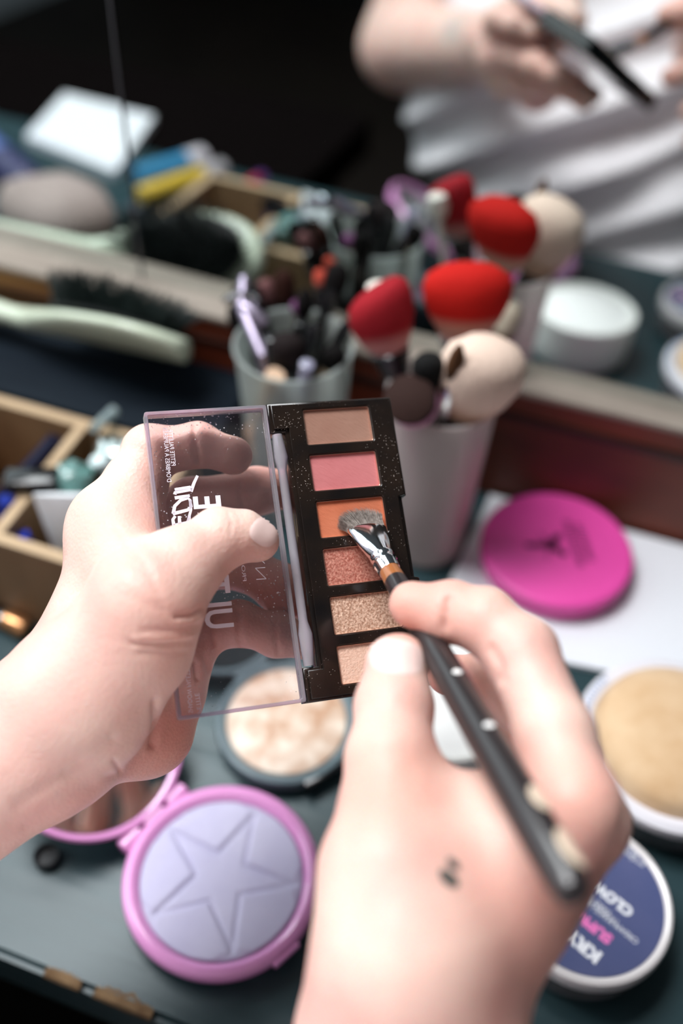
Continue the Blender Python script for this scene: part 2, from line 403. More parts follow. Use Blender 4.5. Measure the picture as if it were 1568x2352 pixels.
# ------------------------------------------------------------------ things on the table
M_white = mat('white_paper', (.82, .84, .84), .6, noise=(3, (.74, .76, .84), .3))
M_pinkc = mat('hot_pink_rubber', (.86, .085, .42), .42, noise=(3, (.80, .07, .38), .3))
M_pinkd = mat('print_dark_pink', (.12, .008, .06), .45)
M_lilac = mat('lilac_pink_plastic', (.78, .33, .66), .22, coat=.6)
M_clearw = clear_mat('clear_plastic', (.93, .94, .94), .10)
M_steel = mat('polished_steel', (.82, .85, .88), .12, 1.0)
M_goldm = mat('brass_ferrule', (.75, .58, .40), .25, 1.0)
M_cream = mat('cream_white_plastic', (.84, .83, .78), .4)

# sheet of white board under the pink compact
sheet = bmesh.new()
pts = [on_z(1032, 1340, 0), on_z(1245, 1520, 0), on_z(1600, 1592, 0), Vector((.16, .32, 0)), Vector((.16, .404, 0)), Vector((-.043, .404, 0))]
lo_ = [sheet.verts.new((p.x, p.y, .0004)) for p in pts]; hi_ = [sheet.verts.new((p.x, p.y, .0034)) for p in pts]
sheet.faces.new(hi_); sheet.faces.new(lo_[::-1])
for i in range(len(pts)): sheet.faces.new((lo_[i], lo_[(i+1) % len(pts)], hi_[(i+1) % len(pts)], hi_[i]))
bmesh.ops.recalc_face_normals(sheet, faces=sheet.faces)
tag(from_bm('white_board', sheet, M_white, smooth=False), 'flat white card board lying under the hot pink compact', 'card')

# hot pink closed compact
pk = thing('pink_compact', 'closed round hot pink compact with dark print on white card', 'compact', (.0005, .3655, .0034))
bm = bmesh.new(); lathe(bm, [(0, 0), (.037, 0), (.0385, .0015), (.0388, .0068), (.0383, .0074), (0, .0074)], 96)
from_bm('base', bm, M_pinkc, pk)
bm = bmesh.new(); lathe(bm, [(0, .0076), (.0395, .0076), (.0402, .0086), (.0402, .0126), (.0392, .0137), (.0375, .0141), (0, .0143)], 96)
from_bm('lid', bm, M_pinkc, pk)
bm = bmesh.new(); bx(bm, (.0385, .006, .0060), (.005, .010, .004)); from_bm('clasp', bm, M_pinkc, pk, bevel=.0006)
# print: forked star figure and lines of lettering
bm = bmesh.new()
U = (on_z(1345, 1235, .0178)-on_z(1200, 1245, .0178)).normalized(); Vv = Vector((-U.y, U.x, 0))
cc = on_z(1262, 1252, .0178); L0 = cc-Vector(pk.location); L0.z = .01445
def stroke(bm, a, b, wa, wb, z=.0001):
    a = L0+U*a[0]+Vv*a[1]; b = L0+U*b[0]+Vv*b[1]; n = (b-a).normalized().cross(Vector((0, 0, 1)))
    lo = [bm.verts.new(p) for p in (a-n*wa, b-n*wb, b+n*wb, a+n*wa)]; hi = [bm.verts.new(v.co+Vector((0, 0, .0002))) for v in lo]
    bm.faces.new(hi); [bm.faces.new((lo[i], lo[(i+1) % 4], hi[(i+1) % 4], hi[i])) for i in range(4)]
stroke(bm, (-.013, .001), (.001, 0), .0013, .0024); stroke(bm, (0, 0), (.0075, .0068), .0024, .0017); stroke(bm, (0, 0), (.007, -.0078), .0024, .0017)
stroke(bm, (0, 0), (-.003, .009), .0006, .0002); stroke(bm, (0, 0), (-.004, -.010), .0006, .0002)
o = from_bm('printed_mark', bm, M_pinkd, pk, smooth=False); o['label'] = 'dark forked mark printed on the pink lid'
bm = bmesh.new(); rr = random.Random(4)
for col_ in (0, 1):
    x0 = .0115+col_*.0058
    nrow = 13 if col_ == 0 else 10
    for i in range(nrow):
        y = (-.5+i/(nrow-1))*(.030 if col_ == 0 else .024)
        stroke(bm, (x0, y), (x0+.0042*(.7+.3*rr.random()), y), .00055, .00055); 
        if rr.random() < .6: stroke(bm, (x0+.0006, y), (x0+.0006, y+.0015), .0003, .0003)
from_bm('printed_lettering', bm, M_pinkd, pk, smooth=False)

# lilac compact with star-pressed powder, open lid with mirror
C0 = Vector((-.0938, .1440, 0))
lc = thing('lilac_compact', 'open lilac pink compact with star pressed lavender powder, near front edge', 'compact', C0)
bm = bmesh.new(); lathe(bm, [(0, .0004), (.036, .0004), (.0395, .003), (.0408, .008), (.0405, .0108), (.0392, .0122), (.0368, .0126), (.0352, .0116), (.0340, .0098), (.0335, .0085), (0, .0080)], 128)
from_bm('base', bm, M_lilac, lc)
M_pow = mat('lavender_powder', (.43, .41, .59), .55, noise=(45, (.53, .51, .67), .25), bump=(900, .15, .0003))
# powder disc with embossed star as real relief
star_rot = math.atan2(*( (lambda d: (d.y, d.x))(on_z(1130/1.96, 1500+735/1.96, .011)-on_z(503, 2015, .011)) ))
bm = bmesh.new(); NR, NA = 60, 240; ring = []
def star_h(x, y):
    a = (math.atan2(y, x)-star_rot) % (2*PI/5); a = min(a, 2*PI/5-a); r = math.hypot(x, y)
    R1, R2 = .0300, .0105
    p1 = Vector((R1, 0)); p2 = Vector((R2*math.cos(PI/5), R2*math.sin(PI/5))); q = Vector((r*math.cos(a), r*math.sin(a)))
    e = (p2-p1).normalized(); dd = (q-p1).x*e.y-(q-p1).y*e.x
    inside = dd > 0
    dist = abs(dd) if (q-p1).dot(e) > 0 else (q-p1).length
    return -.0009*math.exp(-(dist/.0007)**2) + (.0006*min(1, dist/.0018) if inside and (q-p1).dot(e) > 0 else 0)
for i in range(NR+1):
    r = .0334*(i/NR)
    ring.append([bm.verts.new((r*math.cos(2*PI*k/NA), r*math.sin(2*PI*k/NA), .0101+star_h(r*math.cos(2*PI*k/NA), r*math.sin(2*PI*k/NA))-(.0008 if i == NR else 0))) for k in range(NA if i else 1)])
for i in range(NR):
    for k in range(NA):
        k2 = (k+1) % NA
        if i == 0: bm.faces.new((ring[0][0], ring[1][k], ring[1][k2]))
        else: bm.faces.new((ring[i][k], ring[i+1][k], ring[i+1][k2], ring[i][k2]))
from_bm('powder', bm, M_pow, lc, smooth='all')['label'] = 'pale lavender powder pressed with a five pointed star'
# lid: hinge towards upper left
hd = (on_z(350, 1880, .010)-on_z(503, 2015, .010)); hd.z = 0; hd.normalize(); ht = Vector((-hd.y, hd.x, 0))
hinge = C0+hd*.0415+Vector((0, 0, .011))
tilt = math.radians(33)
lx = (hd*math.cos(tilt)+Vector((0, 0, 1))*math.sin(tilt)).normalized(); lz = ht.cross(lx)*-1
if lz.z < 0: lz = -lz
Ml = basis(hinge+lx*.0405, lx, lz.cross(lx), lz)
lid = bmesh.new(); lathe(lid, [(0, -.0045), (.037, -.0045), (.0402, -.003), (.0405, .0015), (.0395, .0028), (.0378, .0026), (.0372, .0012), (.0372, -.0008), (0, -.001)], 128, Ml)
lo2 = from_bm('lid', lid, M_lilac, lc, True)
bm = bmesh.new(); lathe(bm, [(.0369, -.0006), (.0368, .0002), (0, .0003)], 96, Ml); from_bm('lid_mirror', bm, M_mir, lo2, False)
for s_ in (-.013, 0, .013):
    bm = bmesh.new(); c = C0+hd*.0405+ht*s_+Vector((0, 0, .0095)); tube(bm, [c-ht*.0052, c-ht*.0045, c+ht*.0045, c+ht*.0052], [.0028, .0036, .0036, .0028], 20)
    from_bm('hinge', bm, M_lilac, lc, True)
bm = bmesh.new(); c = C0-hd*.0405*math.cos(.5)+ht*(-.0405*math.sin(.5))*-1; 
dcl = (on_z(650, 2190, .006)-on_z(503, 2015, .006)); dcl.z = 0; dcl.normalize(); tcl = Vector((-dcl.y, dcl.x, 0))
bx(bm, C0+dcl*.0398+Vector((0, 0, .0085)), (.0045, .013, .004), basis((0, 0, 0), dcl, tcl, Vector((0, 0, 1))).to_3x3())
from_bm('clasp', bm, M_lilac, lc, True, bevel=.0007)

# small black bottle cap lying by the lid
bm = bmesh.new(); c = on_z(108, 1968, .003); lathe(bm, [(0, 0), (.0052, 0), (.0056, .001), (.0056, .0045), (.005, .005), (.0042, .0045), (.004, .002), (0, .002)], 32, Matrix.Translation((c.x, c.y, .0002)))
tag(from_bm('bottle_cap', bm, mat('matt_black', (.012, .014, .016), .5)), 'tiny black round cap on the table beside the lilac lid', 'cap')

# highlighter compact (grey base, marbled powder)
C1 = on_z(658, 1650, .011); C1.z = 0
hc = thing('grey_compact', 'open slate grey compact of marbled beige highlighter below the palette', 'compact', C1)
M_slate = mat('slate_grey_plastic', (.13, .18, .20), .3, coat=.4)
bm = bmesh.new(); lathe(bm, [(0, .0003), (.029, .0003), (.0322, .003), (.0330, .0075), (.0322, .0100), (.0303, .0107), (.0286, .0098), (.0280, .0088), (0, .0085)], 96)
from_bm('base', bm, M_slate, hc)
bm = bmesh.new(); lathe(bm, [(.0279, .0085), (.0275, .0100), (.024, .0110), (.012, .0118), (0, .0120)], 96)
from_bm('powder', bm, mat('marbled_powder', (.50, .30, .19), .45, noise=(90, (.76, .64, .53), .14), bump=(200, .5, .0006)), hc)['label'] = 'beige powder marbled with pale shimmering veins'
dcl = (on_z(745, 1775, .006)-on_z(658, 1650, .006)); dcl.z = 0; dcl.normalize(); tcl = Vector((-dcl.y, dcl.x, 0)); R3 = basis((0, 0, 0), dcl, tcl, Vector((0, 0, 1))).to_3x3()
bm = bmesh.new(); bx(bm, C1+dcl*.0318+Vector((0, 0, .0062)), (.005, .020, .0075), R3); from_bm('clasp', bm, M_black, hc, True, bevel=.0008)
hdir = -dcl; lxx = (hdir*.86+Vector((0, 0, .50))).normalized(); lzz = lxx.cross(Vector((-hdir.y, hdir.x, 0))).normalized()
if lzz.z < 0: lzz = -lzz
Ml = basis(C1+hdir*.0335+Vector((0, 0, .0095))+lxx*.0325, lxx, lzz.cross(lxx), lzz)
bm = bmesh.new(); lathe(bm, [(0, -.0035), (.029, -.0035), (.0322, -.002), (.0326, .0012), (.0315, .0024), (.0298, .0020), (.0293, .0004), (0, 0)], 96, Ml)
lo3 = from_bm('lid', bm, M_slate, hc, True)
bm = bmesh.new(); lathe(bm, [(.0291, .0004), (.029, .0010), (0, .0011)], 96, Ml); from_bm('lid_mirror', bm, M_mir, lo3)
bm = bmesh.new(); c = C1+hdir*.0332+Vector((0, 0, .0085)); t_ = Vector((-hdir.y, hdir.x, 0)); tube(bm, [c-t_*.009, c+t_*.009], .0026, 16); from_bm('hinge', bm, M_slate, hc, True)

# big jar of tan powder with puff
C2 = on_z(1556, 1695, .028); C2.z = 0
tj = thing('powder_jar', 'wide clear jar with white ring and domed tan powder puff', 'jar', C2)
bm = bmesh.new(); lathe(bm, [(0, .0004), (.038, .0004), (.041, .003), (.0425, .012), (.0425, .020), (.0405, .0205), (.0395, .012), (.038, .004), (0, .003)], 96)
from_bm('jar_body', bm, clear_mat('smoky_clear', (.55, .60, .60), .12), tj)
bm = bmesh.new(); lathe(bm, [(.0385, .0195), (.0438, .0195), (.0442, .0215), (.0436, .0245), (.0405, .0262), (.0375, .0255), (.0368, .0215), (.0385, .0195)], 96)
from_bm('white_ring', bm, mat('white_jar_ring', (.80, .78, .83), .3, coat=.5), tj)
bm = bmesh.new(); lathe(bm, [(0, .004), (.036, .004), (.0378, .012), (.0372, .024), (.0360, .0300), (.032, .0335), (.022, .0362), (.010, .0372), (0, .0374)], 96)
from_bm('puff', bm, mat('tan_velour', (.60, .38, .20), .85, noise=(70, (.74, .53, .33), .25), bump=(600, .5, .0006), sheen=.5), tj)['label'] = 'domed tan powder puff dusted with powder'
bm = bmesh.new()
for k in range(26):
    a = math.radians(150+k*3.2); r0 = .0407
    bx(bm, (r0*math.cos(a), r0*math.sin(a), .02655), (.0022, .0009, .0003), Matrix.Rotation(a, 3, 'Z'))
from_bm('printed_lettering', bm, mat('blue_print', (.22, .34, .55), .5), tj, smooth=False)

# blue labelled flat jar
KS = .82; C3 = on_z(1351, 2062, .026); C3.z = 0
kj = thing('blue_label_jar', 'flat clear jar with a blue lettered lid, under the right hand', 'jar', C3)
bm = bmesh.new(); lathe(bm, [(0, .0004), (.036*KS, .0004), (.0385*KS, .003), (.0392*KS, .010), (.0392*KS, .018), (.037*KS, .018), (.0365*KS, .006), (.034*KS, .0035), (0, .003)], 96)
from_bm('jar_body', bm, clear_mat('smoky_clear_jar', (.50, .48, .46), .12), kj)
bm = bmesh.new(); lathe(bm, [(0, .004), (.0345*KS, .004), (.0352*KS, .0155), (0, .0165)], 64)
from_bm('contents', bm, mat('jar_paste', (.10, .08, .075), .5), kj)
bm = bmesh.new(); lathe(bm, [(.0375*KS, .0175), (.0402*KS, .0178), (.0408*KS, .0195), (.0408*KS, .0240), (.0400*KS, .0256), (.0385*KS, .0262), (.0368*KS, .0258), (.0362*KS, .0252), (0, .0250)], 96)
from_bm('lid', bm, mat('pearl_lid', (.74, .70, .70), .28, coat=.5), kj)
bm = bmesh.new(); lathe(bm, [(.0361*KS, .0252), (.0361*KS, .0256), (0, .0256)], 96)
lab = from_bm('lid_label', bm, mat('blue_label', (.055, .075, .19), .3, noise=(28, (.10, .11, .23), .3), coat=.5), kj); lab['label'] = 'dark blue round label with white and pink lettering'
# lettering, read from the far side: direction runs up and to the left in the view
tU = (on_z(1330, 1990, .026)-on_z(1445, 2080, .026)); tU.z = 0; tU.normalize(); tV = Vector((-tU.y, tU.x, 0))
M_lw = mat('white_lettering', (.82, .83, .88), .5); M_lp = mat('pink_lettering', (.80, .18, .50), .5)
def lid_text(s, px, py, size, mt, off=.0, xs=1.0):
    p = on_z(px, py, .026)-C3; p.z = .02575
    me = text_mesh(s, size, off, .00005, xs); me.transform(basis(p, tU, tV, Vector((0, 0, 1))))
    link('lettering', me, mt, lab, smooth=False)
lid_text('CLOWN WHITE', 1456, 2090, .0056, M_lw, .00032, 1.05)
lid_text('SUPRACOLOR', 1408, 2152, .0056, M_lp, .00032, 1.08)
lid_text('KRYOLAN', 1384, 2192, .0068, M_lw, .0004, 1.15)
for i, (s, px, py, z_) in enumerate((('CREAM MAKE-UP BASE', 1468, 2160, .0031), ('TRUCCO IN CREMA', 1424, 2118, .0029), ('FARD GRAS FETTSCHMINKE', 1404, 2094, .0029), ('professional make-up', 1480, 1985, .0031), ('30 ml net', 1470, 1962, .0029), ('www', 1482, 2150, .0022))):
    if i < 5: lid_text(s, px, py, z_, M_lw)

# tall white cream jar (hidden behind the right hand, seen in the mirror)
C4 = Vector((-.030, .2470, 0))
wj = thing('cream_jar', 'tall frosted white cream jar standing behind the right hand', 'jar', C4)
bm = bmesh.new(); lathe(bm, [(0, .0004), (.031, .0004), (.0335, .003), (.0345, .012), (.0350, .034), (.0335, .0348), (.0325, .034), (.0315, .027), (0, .0268)], 96)
from_bm('jar_body', bm, mat('frosted_white', (.86, .86, .82), .4), wj)
bm = bmesh.new(); lathe(bm, [(0, .0275), (.031, .0275), (.0320, .0315), (.024, .0345), (.008, .0350), (0, .0350)], 64)
from_bm('cream', bm, mat('white_cream', (.92, .92, .90), .5), wj)

# ------------------------------------------------------------------ brush cups
def cup(name, label, c, r0, r1, h, mt):
    t = thing(name, label, 'cup', (c[0], c[1], 0))
    bm = bmesh.new(); k = r1-r0
    lathe(bm, [(0, .0006), (r0-.002, .0006), (r0, .003), (r0+k*.5, h*.5), (r1, h-.0015), (r1+.0012, h-.0005), (r1+.0010, h+.0006), (r1-.0006, h+.0006), (r1-.0014, h-.001), (r0+k*.5-.0013, h*.5), (r0-.0013, .004), (0, .0032)], 96)
    from_bm('cup_wall', bm, mt, t); return t
CL = Vector((-.1475, .3640, 0)); CRr = Vector((-.0690, .3580, 0))
cup('brush_cup', 'frosted plastic cup crowded with dark brushes, left of the two', CL, .0230, .0290, .110, frosted_mat('frosted_cup', (.70, .75, .73), .42, .5))
cup('brush_cup', 'frosted plastic cup with red and cream brushes, right of the two', CRr, .0205, .0262, .109, frosted_mat('frosted_cup_warm', (.84, .79, .77), .36, .5))
M_hblk = mat('black_lacquer', (.008, .008, .009), .2, coat=.5)
def mat_hair(name, col, tip=None):
    """hair colour runs along its length (dyed tips)"""
    mt, nt, b = nodes_of(name); b.inputs['Roughness'].default_value = .8; b.inputs['Specular IOR Level'].default_value = .15
    tc = nt.nodes.new('ShaderNodeTexCoord'); sp = nt.nodes.new('ShaderNodeSeparateXYZ'); nt.links.new(tc.outputs['Generated'], sp.inputs[0])
    r = nt.nodes.new('ShaderNodeValToRGB'); r.color_ramp.elements[0].color = (*col, 1); r.color_ramp.elements[1].color = (*(tip or col), 1)
    r.color_ramp.elements[0].position = .16; r.color_ramp.elements[1].position = .36
    nt.links.new(sp.outputs['Z'], r.inputs[0]); nt.links.new(r.outputs[0], b.inputs['Base Color'])
    n = nt.nodes.new('ShaderNodeTexNoise'); n.inputs['Scale'].default_value = 900; mp = nt.nodes.new('ShaderNodeMapping'); mp.inputs['Scale'].default_value = (1, 1, .06)
    nt.links.new(tc.outputs['Object'], mp.inputs[0]); nt.links.new(mp.outputs[0], n.inputs['Vector'])
    bp = nt.nodes.new('ShaderNodeBump'); bp.inputs['Strength'].default_value = .8; bp.inputs['Distance'].default_value = .001
    nt.links.new(n.outputs['Fac'], bp.inputs['Height']); nt.links.new(bp.outputs[0], b.inputs['Normal']); return mt
def axis_frame(a, b, wide=None):
    z = (Vector(b)-Vector(a)).normalized(); x = Vector(wide) if wide else Vector((CR[0], CR[1], CR[2])); x = (x-z*x.dot(z)).normalized()
    return basis(a, x, z.cross(x), z)
def brush(label, foot, tip, head=('round', .03, .012, .6, (.3, .2, .1), None), rh=.0035, ferr=M_steel, hmat=None, fl=.02, wide=None, group=None, cat='makeup brush'):
    """foot: handle end inside the cup, tip: end of the hair; head=(kind,length,halfwidth,flatness,colour,tipcolour)"""
    foot, tip = Vector(foot), Vector(tip); L = (tip-foot).length; M4 = axis_frame(foot, tip, wide)
    kind, hl, hw, fz, c1, c2 = head
    t = thing('makeup_brush', label, cat, foot, M4.to_3x3(), group)
    zf = L-hl
    bm = bmesh.new(); lathe(bm, [(0, 0), (rh*.35, .0008), (rh*.7, .012), (rh, zf*.7), (rh*.85, zf-fl), (0, zf-fl+.001)], 20); from_bm('handle', bm, hmat or M_hblk, t)
    bm = bmesh.new(); w_ = hw*.62
    rings = [(rh*.9, rh*.9, zf-fl), (rh*1.05, rh*1.05, zf-fl*.6), (w_, max(w_*fz, rh*.5), zf), (w_*.92, max(w_*fz, rh*.5)*.9, zf+.0005)]
    pr = []
    for a_, b_, z in rings: pr.append([bm.verts.new((a_*math.cos(2*PI*k/28), b_*math.sin(2*PI*k/28), z)) for k in range(28)])
    for a_, b_ in zip(pr, pr[1:]):
        for k in range(28): bm.faces.new((a_[k], a_[(k+1) % 28], b_[(k+1) % 28], b_[k]))
    bm.faces.new(pr[0][::-1]); bm.faces.new(pr[-1]); from_bm('ferrule', bm, ferr, t)
    bm = bmesh.new()
    if kind == 'fan': prof = [(.55, 0), (.80, .25), (.98, .5), (1, .68), (.9, .84), (.62, .95), (.3, .99), (0, 1)]
    elif kind == 'angle': prof = [(.6, 0), (.85, .3), (1, .55), (.98, .8), (.8, .93), (.4, .99), (0, 1)]
    elif kind == 'slant': prof = [(.5, 0), (.78, .22), (.98, .5), (1, .72), (.93, .88), (.7, .97), (.35, 1.0), (0, 1)]
    elif kind == 'flame': prof = [(.6, 0), (.95, .3), (1, .5), (.75, .75), (.4, .92), (.15, .99), (0, 1)]
    else: prof = [(.6, 0), (.85, .25), (1, .55), (.95, .78), (.72, .92), (.35, .985), (0, 1)]
    rings = []; rr = random.Random(int(foot.x*1e5))
    for f, z in prof:
        if f == 0: rings.append([bm.verts.new((0, 0, zf+hl))]); continue
        rr_ = []
        for k in range(36):
            a = 2*PI*k/36; x = f*hw*math.cos(a); y = f*hw*fz*math.sin(a); zz = zf+hl*z
            if kind == 'angle': zz -= hl*.30*z*(x/hw)
            if kind == 'slant': zz -= hl*.17*z*(x/hw)
            q = 1+rr.uniform(-.03, .03)*z; rr_.append(bm.verts.new((x*q, y*q, zz)))
        rings.append(rr_)
    for a_, b_ in zip(rings, rings[1:]):
        for k in range(36):
            if len(b_) == 1: bm.faces.new((a_[k], a_[(k+1) % 36], b_[0]))
            else: bm.faces.new((a_[k], a_[(k+1) % 36], b_[(k+1) % 36], b_[k]))
    bm.faces.new(rings[0][::-1]); from_bm('bristles', bm, mat_hair('hair', c1, c2), t, smooth='all'); return t
# right cup: points of the heads located in space
RC = lambda dx, dy, z=.006: Vector((CRr.x+dx, CRr.y+dy, z))
brush('large fluffy brush of vivid red hair leaning left from the right cup', RC(.010, .006), (-.071, .392, .158), ('fan', .036, .0210, .55, (.75, .42, .33), (.54, .014, .010)), .005, fl=.03)
brush('slanted dark crimson brush with black ferrule, leaning towards the left cup', RC(.009, -.008), (-.108, .366, .152), ('slant', .033, .0155, .6, (.62, .28, .26), (.34, .014, .022)), .0045, ferr=M_hblk, fl=.03, wide=tuple(-CR))
brush('dense cream kabuki brush with flat wide head', RC(-.008, -.004), (-.0485, .351, .1475), ('round', .042, .0200, .75, (.62, .42, .30), (.86, .66, .54)), .006, ferr=M_hblk, fl=.02, wide=(.9, .3, -.35))
brush('slender pointed dark brown brush before the cream one', RC(-.004, -.012), tuple(at(1056, 790, .424)), ('flame', .022, .0040, .8, (.03, .012, .005), (.10, .045, .02)), .003, fl=.02)
brush('plain black brush head just left of the cream one', RC(.001, -.008), tuple(at(985, 815, .436)), ('round', .020, .0075, .8, (.01, .01, .01), None), .0035, ferr=M_hblk)
brush('brush of pale hair with rusty band at the back of the right cup', RC(.008, -.002), tuple(at(1178, 700, .500)), ('round', .020, .006, .8, (.10, .05, .02), (.42, .36, .28)), .0032, fl=.02)
brush('thin brush with orange tipped handle inside the right cup', RC(-.008, .004), tuple(at(1072, 925, .458)), ('round', .010, .0045, .8, (.75, .60, .28), (.90, .22, .05)), .003, fl=.012)
# round foundation pad brush with pink back
pb = thing('pad_brush', 'oval pad brush with pink back and dark brown bristles', 'makeup brush', (-.078, .340, .006))
pc = at(947, 925, .449); zz = Vector((0, -.55, .75)).normalized(); zz = Vector((-.10, -.62, .78)).normalized(); xx = Vector((1, .1, .1)); xx = (xx-zz*xx.dot(zz)).normalized()
Mp = basis(pc, xx, zz.cross(xx), zz)
bm = bmesh.new(); lathe(bm, [(0, -.0045), (.009, -.0043), (.0118, -.0025), (.0120, .000), (.0113, .0006), (0, .0008)], 48, Mp, 1, .95); from_bm('pad', bm, mat('candy_pink', (.80, .36, .58), .35), pb, True)
bm = bmesh.new(); lathe(bm, [(.0110, .0005), (.0120, .005), (.0115, .0085), (.007, .0110), (0, .0115)], 48, Mp, 1, .95); from_bm('bristles', bm, mat_hair('brown_hair', (.05, .022, .014), (.035, .017, .014)), pb, True)
bm = bmesh.new(); tube(bm, [pc-zz*.002, Vector((-.078, .350, .07)), Vector((-.076, .352, .02)), Vector((-.075, .353, .006))], [.0038, .0032, .003, .003], 14); from_bm('handle', bm, mat('pink_handle', (.80, .30, .52), .3), pb, True)
# pink sleeve-like lipstick case standing in the right cup: its colour shows through the frosted wall
bm = bmesh.new(); tube(bm, [RC(.0120, -.006, .0075), RC(.0150, -.006, .05), RC(.0168, -.005, .088)], [.0058, .0062, .0060], 16); tag(from_bm('pink_tube', bm, mat('rose_tube', (.95, .12, .42), .3)), 'rose pink slim tube glowing through the right frosted cup wall', 'tube')
# cotton bud with round white head between the two cups
bm = bmesh.new(); h_ = Vector((-.1095, .376, .143)); f_ = RC(-.010, .010)
lathe(bm, [(0, 0), (.0016, 0), (.0016, (h_-f_).length-.010), (.0045, (h_-f_).length-.008), (.0062, (h_-f_).length-.002), (.0050, (h_-f_).length+.0035), (0, (h_-f_).length+.0055)], 24, axis_frame(f_, h_))
tag(from_bm('powder_wand', bm, mat('cotton', (.84, .80, .72), .8)), 'thin wand with round white cotton head behind the crimson brush', 'wand')

# left cup: a dark thicket, each its own
LCp = lambda dx, dy, z=.006: Vector((CL.x+dx, CL.y+dy, z))
dark = (.004, .003, .003)
spec = [
 ('dark brush with domed brown head, centre of the left cup', (-.002, .004), (650, 620, .505), ('round', .022, .0056, .7, (.012, .006, .004), (.028, .008, .005)), .0032, M_hblk),
 ('black pencil thin brush tipped coral in the left cup', (.004, -.004), (737, 618, .520), ('round', .010, .0034, .9, (.30, .12, .10), (.55, .08, .05)), .0028, M_hblk),
 ('tall plain black brush, rightmost of the left cup', (-.010, .000), (782, 605, .500), ('round', .022, .0062, .6, dark, (.006, .005, .005)), .0040, M_hblk),
 ('black handled brush with mauve band and glinting brass collar', (.008, .004), (688, 690, .500), ('round', .008, .0050, .9, (.12, .04, .10), (.16, .06, .14)), .0042, M_goldm),
 ('black brush with dusty rose tip at left of the cup', (.006, .008), (606, 640, .512), ('round', .016, .0050, .8, (.06, .03, .03), (.16, .07, .07)), .0034, M_hblk),
 ('short stout black brush leaning left over the rim', (.010, -.004), (548, 655, .508), ('round', .020, .0060, .8, dark, None), .0040, M_hblk),
 ('black brush leaning furthest left across the ledge', (.014, .004), (528, 700, .500), ('flame', .018, .0050, .8, dark, None), .0036, M_hblk),
 ('black brush with small dark tip near the cup centre', (-.006, -.008), (705, 660, .490), ('flame', .016, .0045, .8, dark, None), .0040, M_hblk),
 ('black brush with copper ring leaning right in the left cup', (-.014, -.004), (775, 800, .475), ('round', .014, .0060, .8, dark, None), .0045, M_goldm),
 ('stubby black brush low at the front of the left cup', (-.002, -.012), (660, 770, .470), ('round', .020, .0085, .8, dark, (.015, .01, .01)), .0045, M_hblk),
 ('black brush half hidden behind the brown domed head', (.002, .012), (625, 700, .520), ('round', .020, .0055, .8, dark, None), .0038, M_hblk),
 ('slim black brush with brown stained hair, behind the tall one', (.012, .010), (745, 720, .512), ('round', .016, .0050, .8, (.014, .006, .004), None), .0036, M_hblk)]
for lb, f, tp, hd_, rh_, fe in spec:
    brush(lb, LCp(*f), at(*tp), hd_, rh_, fe, group='dark brushes in the left cup')
for i_, (f, tp, r_, lb) in enumerate((((.006, -.006), (585, 655, .500), .0034, 'black stick end standing just right of the violet curler'), ((-.004, .010), (668, 665, .512), .0036, 'black stick end rising behind the mauve banded brush'),
    ((-.012, .006), (762, 665, .500), .0038, 'black stick end below the tall rightmost brush'), ((.012, -.002), (570, 725, .490), .0036, 'black stick end low at the left inside of the cup'),
    ((-.008, -.012), (722, 745, .478), .0042, 'thick black stick end near the front right of the cup'), ((.002, -.014), (622, 770, .474), .0044, 'thick black stick end near the front left of the cup'),
    ((.000, .002), (690, 735, .490), .0040, 'black stick end in the middle of the left cup'), ((-.016, .002), (800, 740, .487), .0036, 'black stick end leaning right against the cup rim'),
    ((.010, .012), (640, 650, .520), .0030, 'thin black stick end at the very back of the left cup'))):
    bm = bmesh.new(); a_ = LCp(*f); b_ = at(*tp); lathe(bm, [(0, 0), (r_*.6, .001), (r_, .02), (r_, (b_-a_).length-.006), (r_*.7, (b_-a_).length-.001), (0, (b_-a_).length)], 18, axis_frame(a_, b_))
    tag(from_bm('cosmetic_pencil', bm, M_hblk), lb, 'pencil', 'black sticks in the left cup')
# pale violet metal lash curler leaning on the left rim
ec = thing('lash_curler', 'pale violet metal eyelash curler leaning at left cup rim', 'eyelash curler', LCp(.004, -.010))
M_viol = mat('violet_metal', (.30, .26, .34), .38, .8)
a0 = at(555, 705, .487); a1 = at(600, 810, .480); a2 = at(608, 745, .486); a3 = at(560, 640, .495)
bm = bmesh.new(); tube(bm, [LCp(.006, -.012, .02), a1, a0, a3], [.0020, .0030, .0032, .0026], 12); from_bm('handle', bm, M_viol, ec, True)
bm = bmesh.new(); tube(bm, [a0, a0.lerp(a2, .4)+Vector((0, 0, .002)), a2], [.0034, .0036, .0030], 12); from_bm('clamp', bm, M_viol, ec, True)
bm = bmesh.new(); p0 = at(552, 700, .486)
pts = [p0+Vector((CR[0], CR[1], CR[2]))*.008*math.cos(t)+Vector((CU[0], CU[1], CU[2]))*.005*math.sin(t) for t in np.linspace(.2, 2.9, 9)]
tube(bm, pts, .0016, 8); from_bm('curved_jaw', bm, M_steel, ec, True)
bm = bmesh.new(); q0 = LCp(-.002, -.016, .02); q1 = at(703, 846, .468); tube(bm, [q0, q1], [.0022, .0030], 12); lathe(bm, [(0, -.003), (.003, -.002), (.0034, .003), (0, .005)], 16, axis_frame(q1, q1+(q1-q0)))
tag(from_bm('clear_wand', bm, mat('violet_clear', (.62, .62, .78), .15, trans=.5)), 'short pale violet plastic wand at the front rim of left cup', 'wand')
bm = bmesh.new(); tube(bm, [LCp(-.012, -.010, .008), LCp(-.016, -.0165, .06), at(632, 862, .475)], [.0045, .0050, .0048], 16)
tag(from_bm('peach_tube', bm, mat('peach_tube', (.75, .52, .36), .4)), 'peach coloured tube seen through the left cup wall', 'tube')
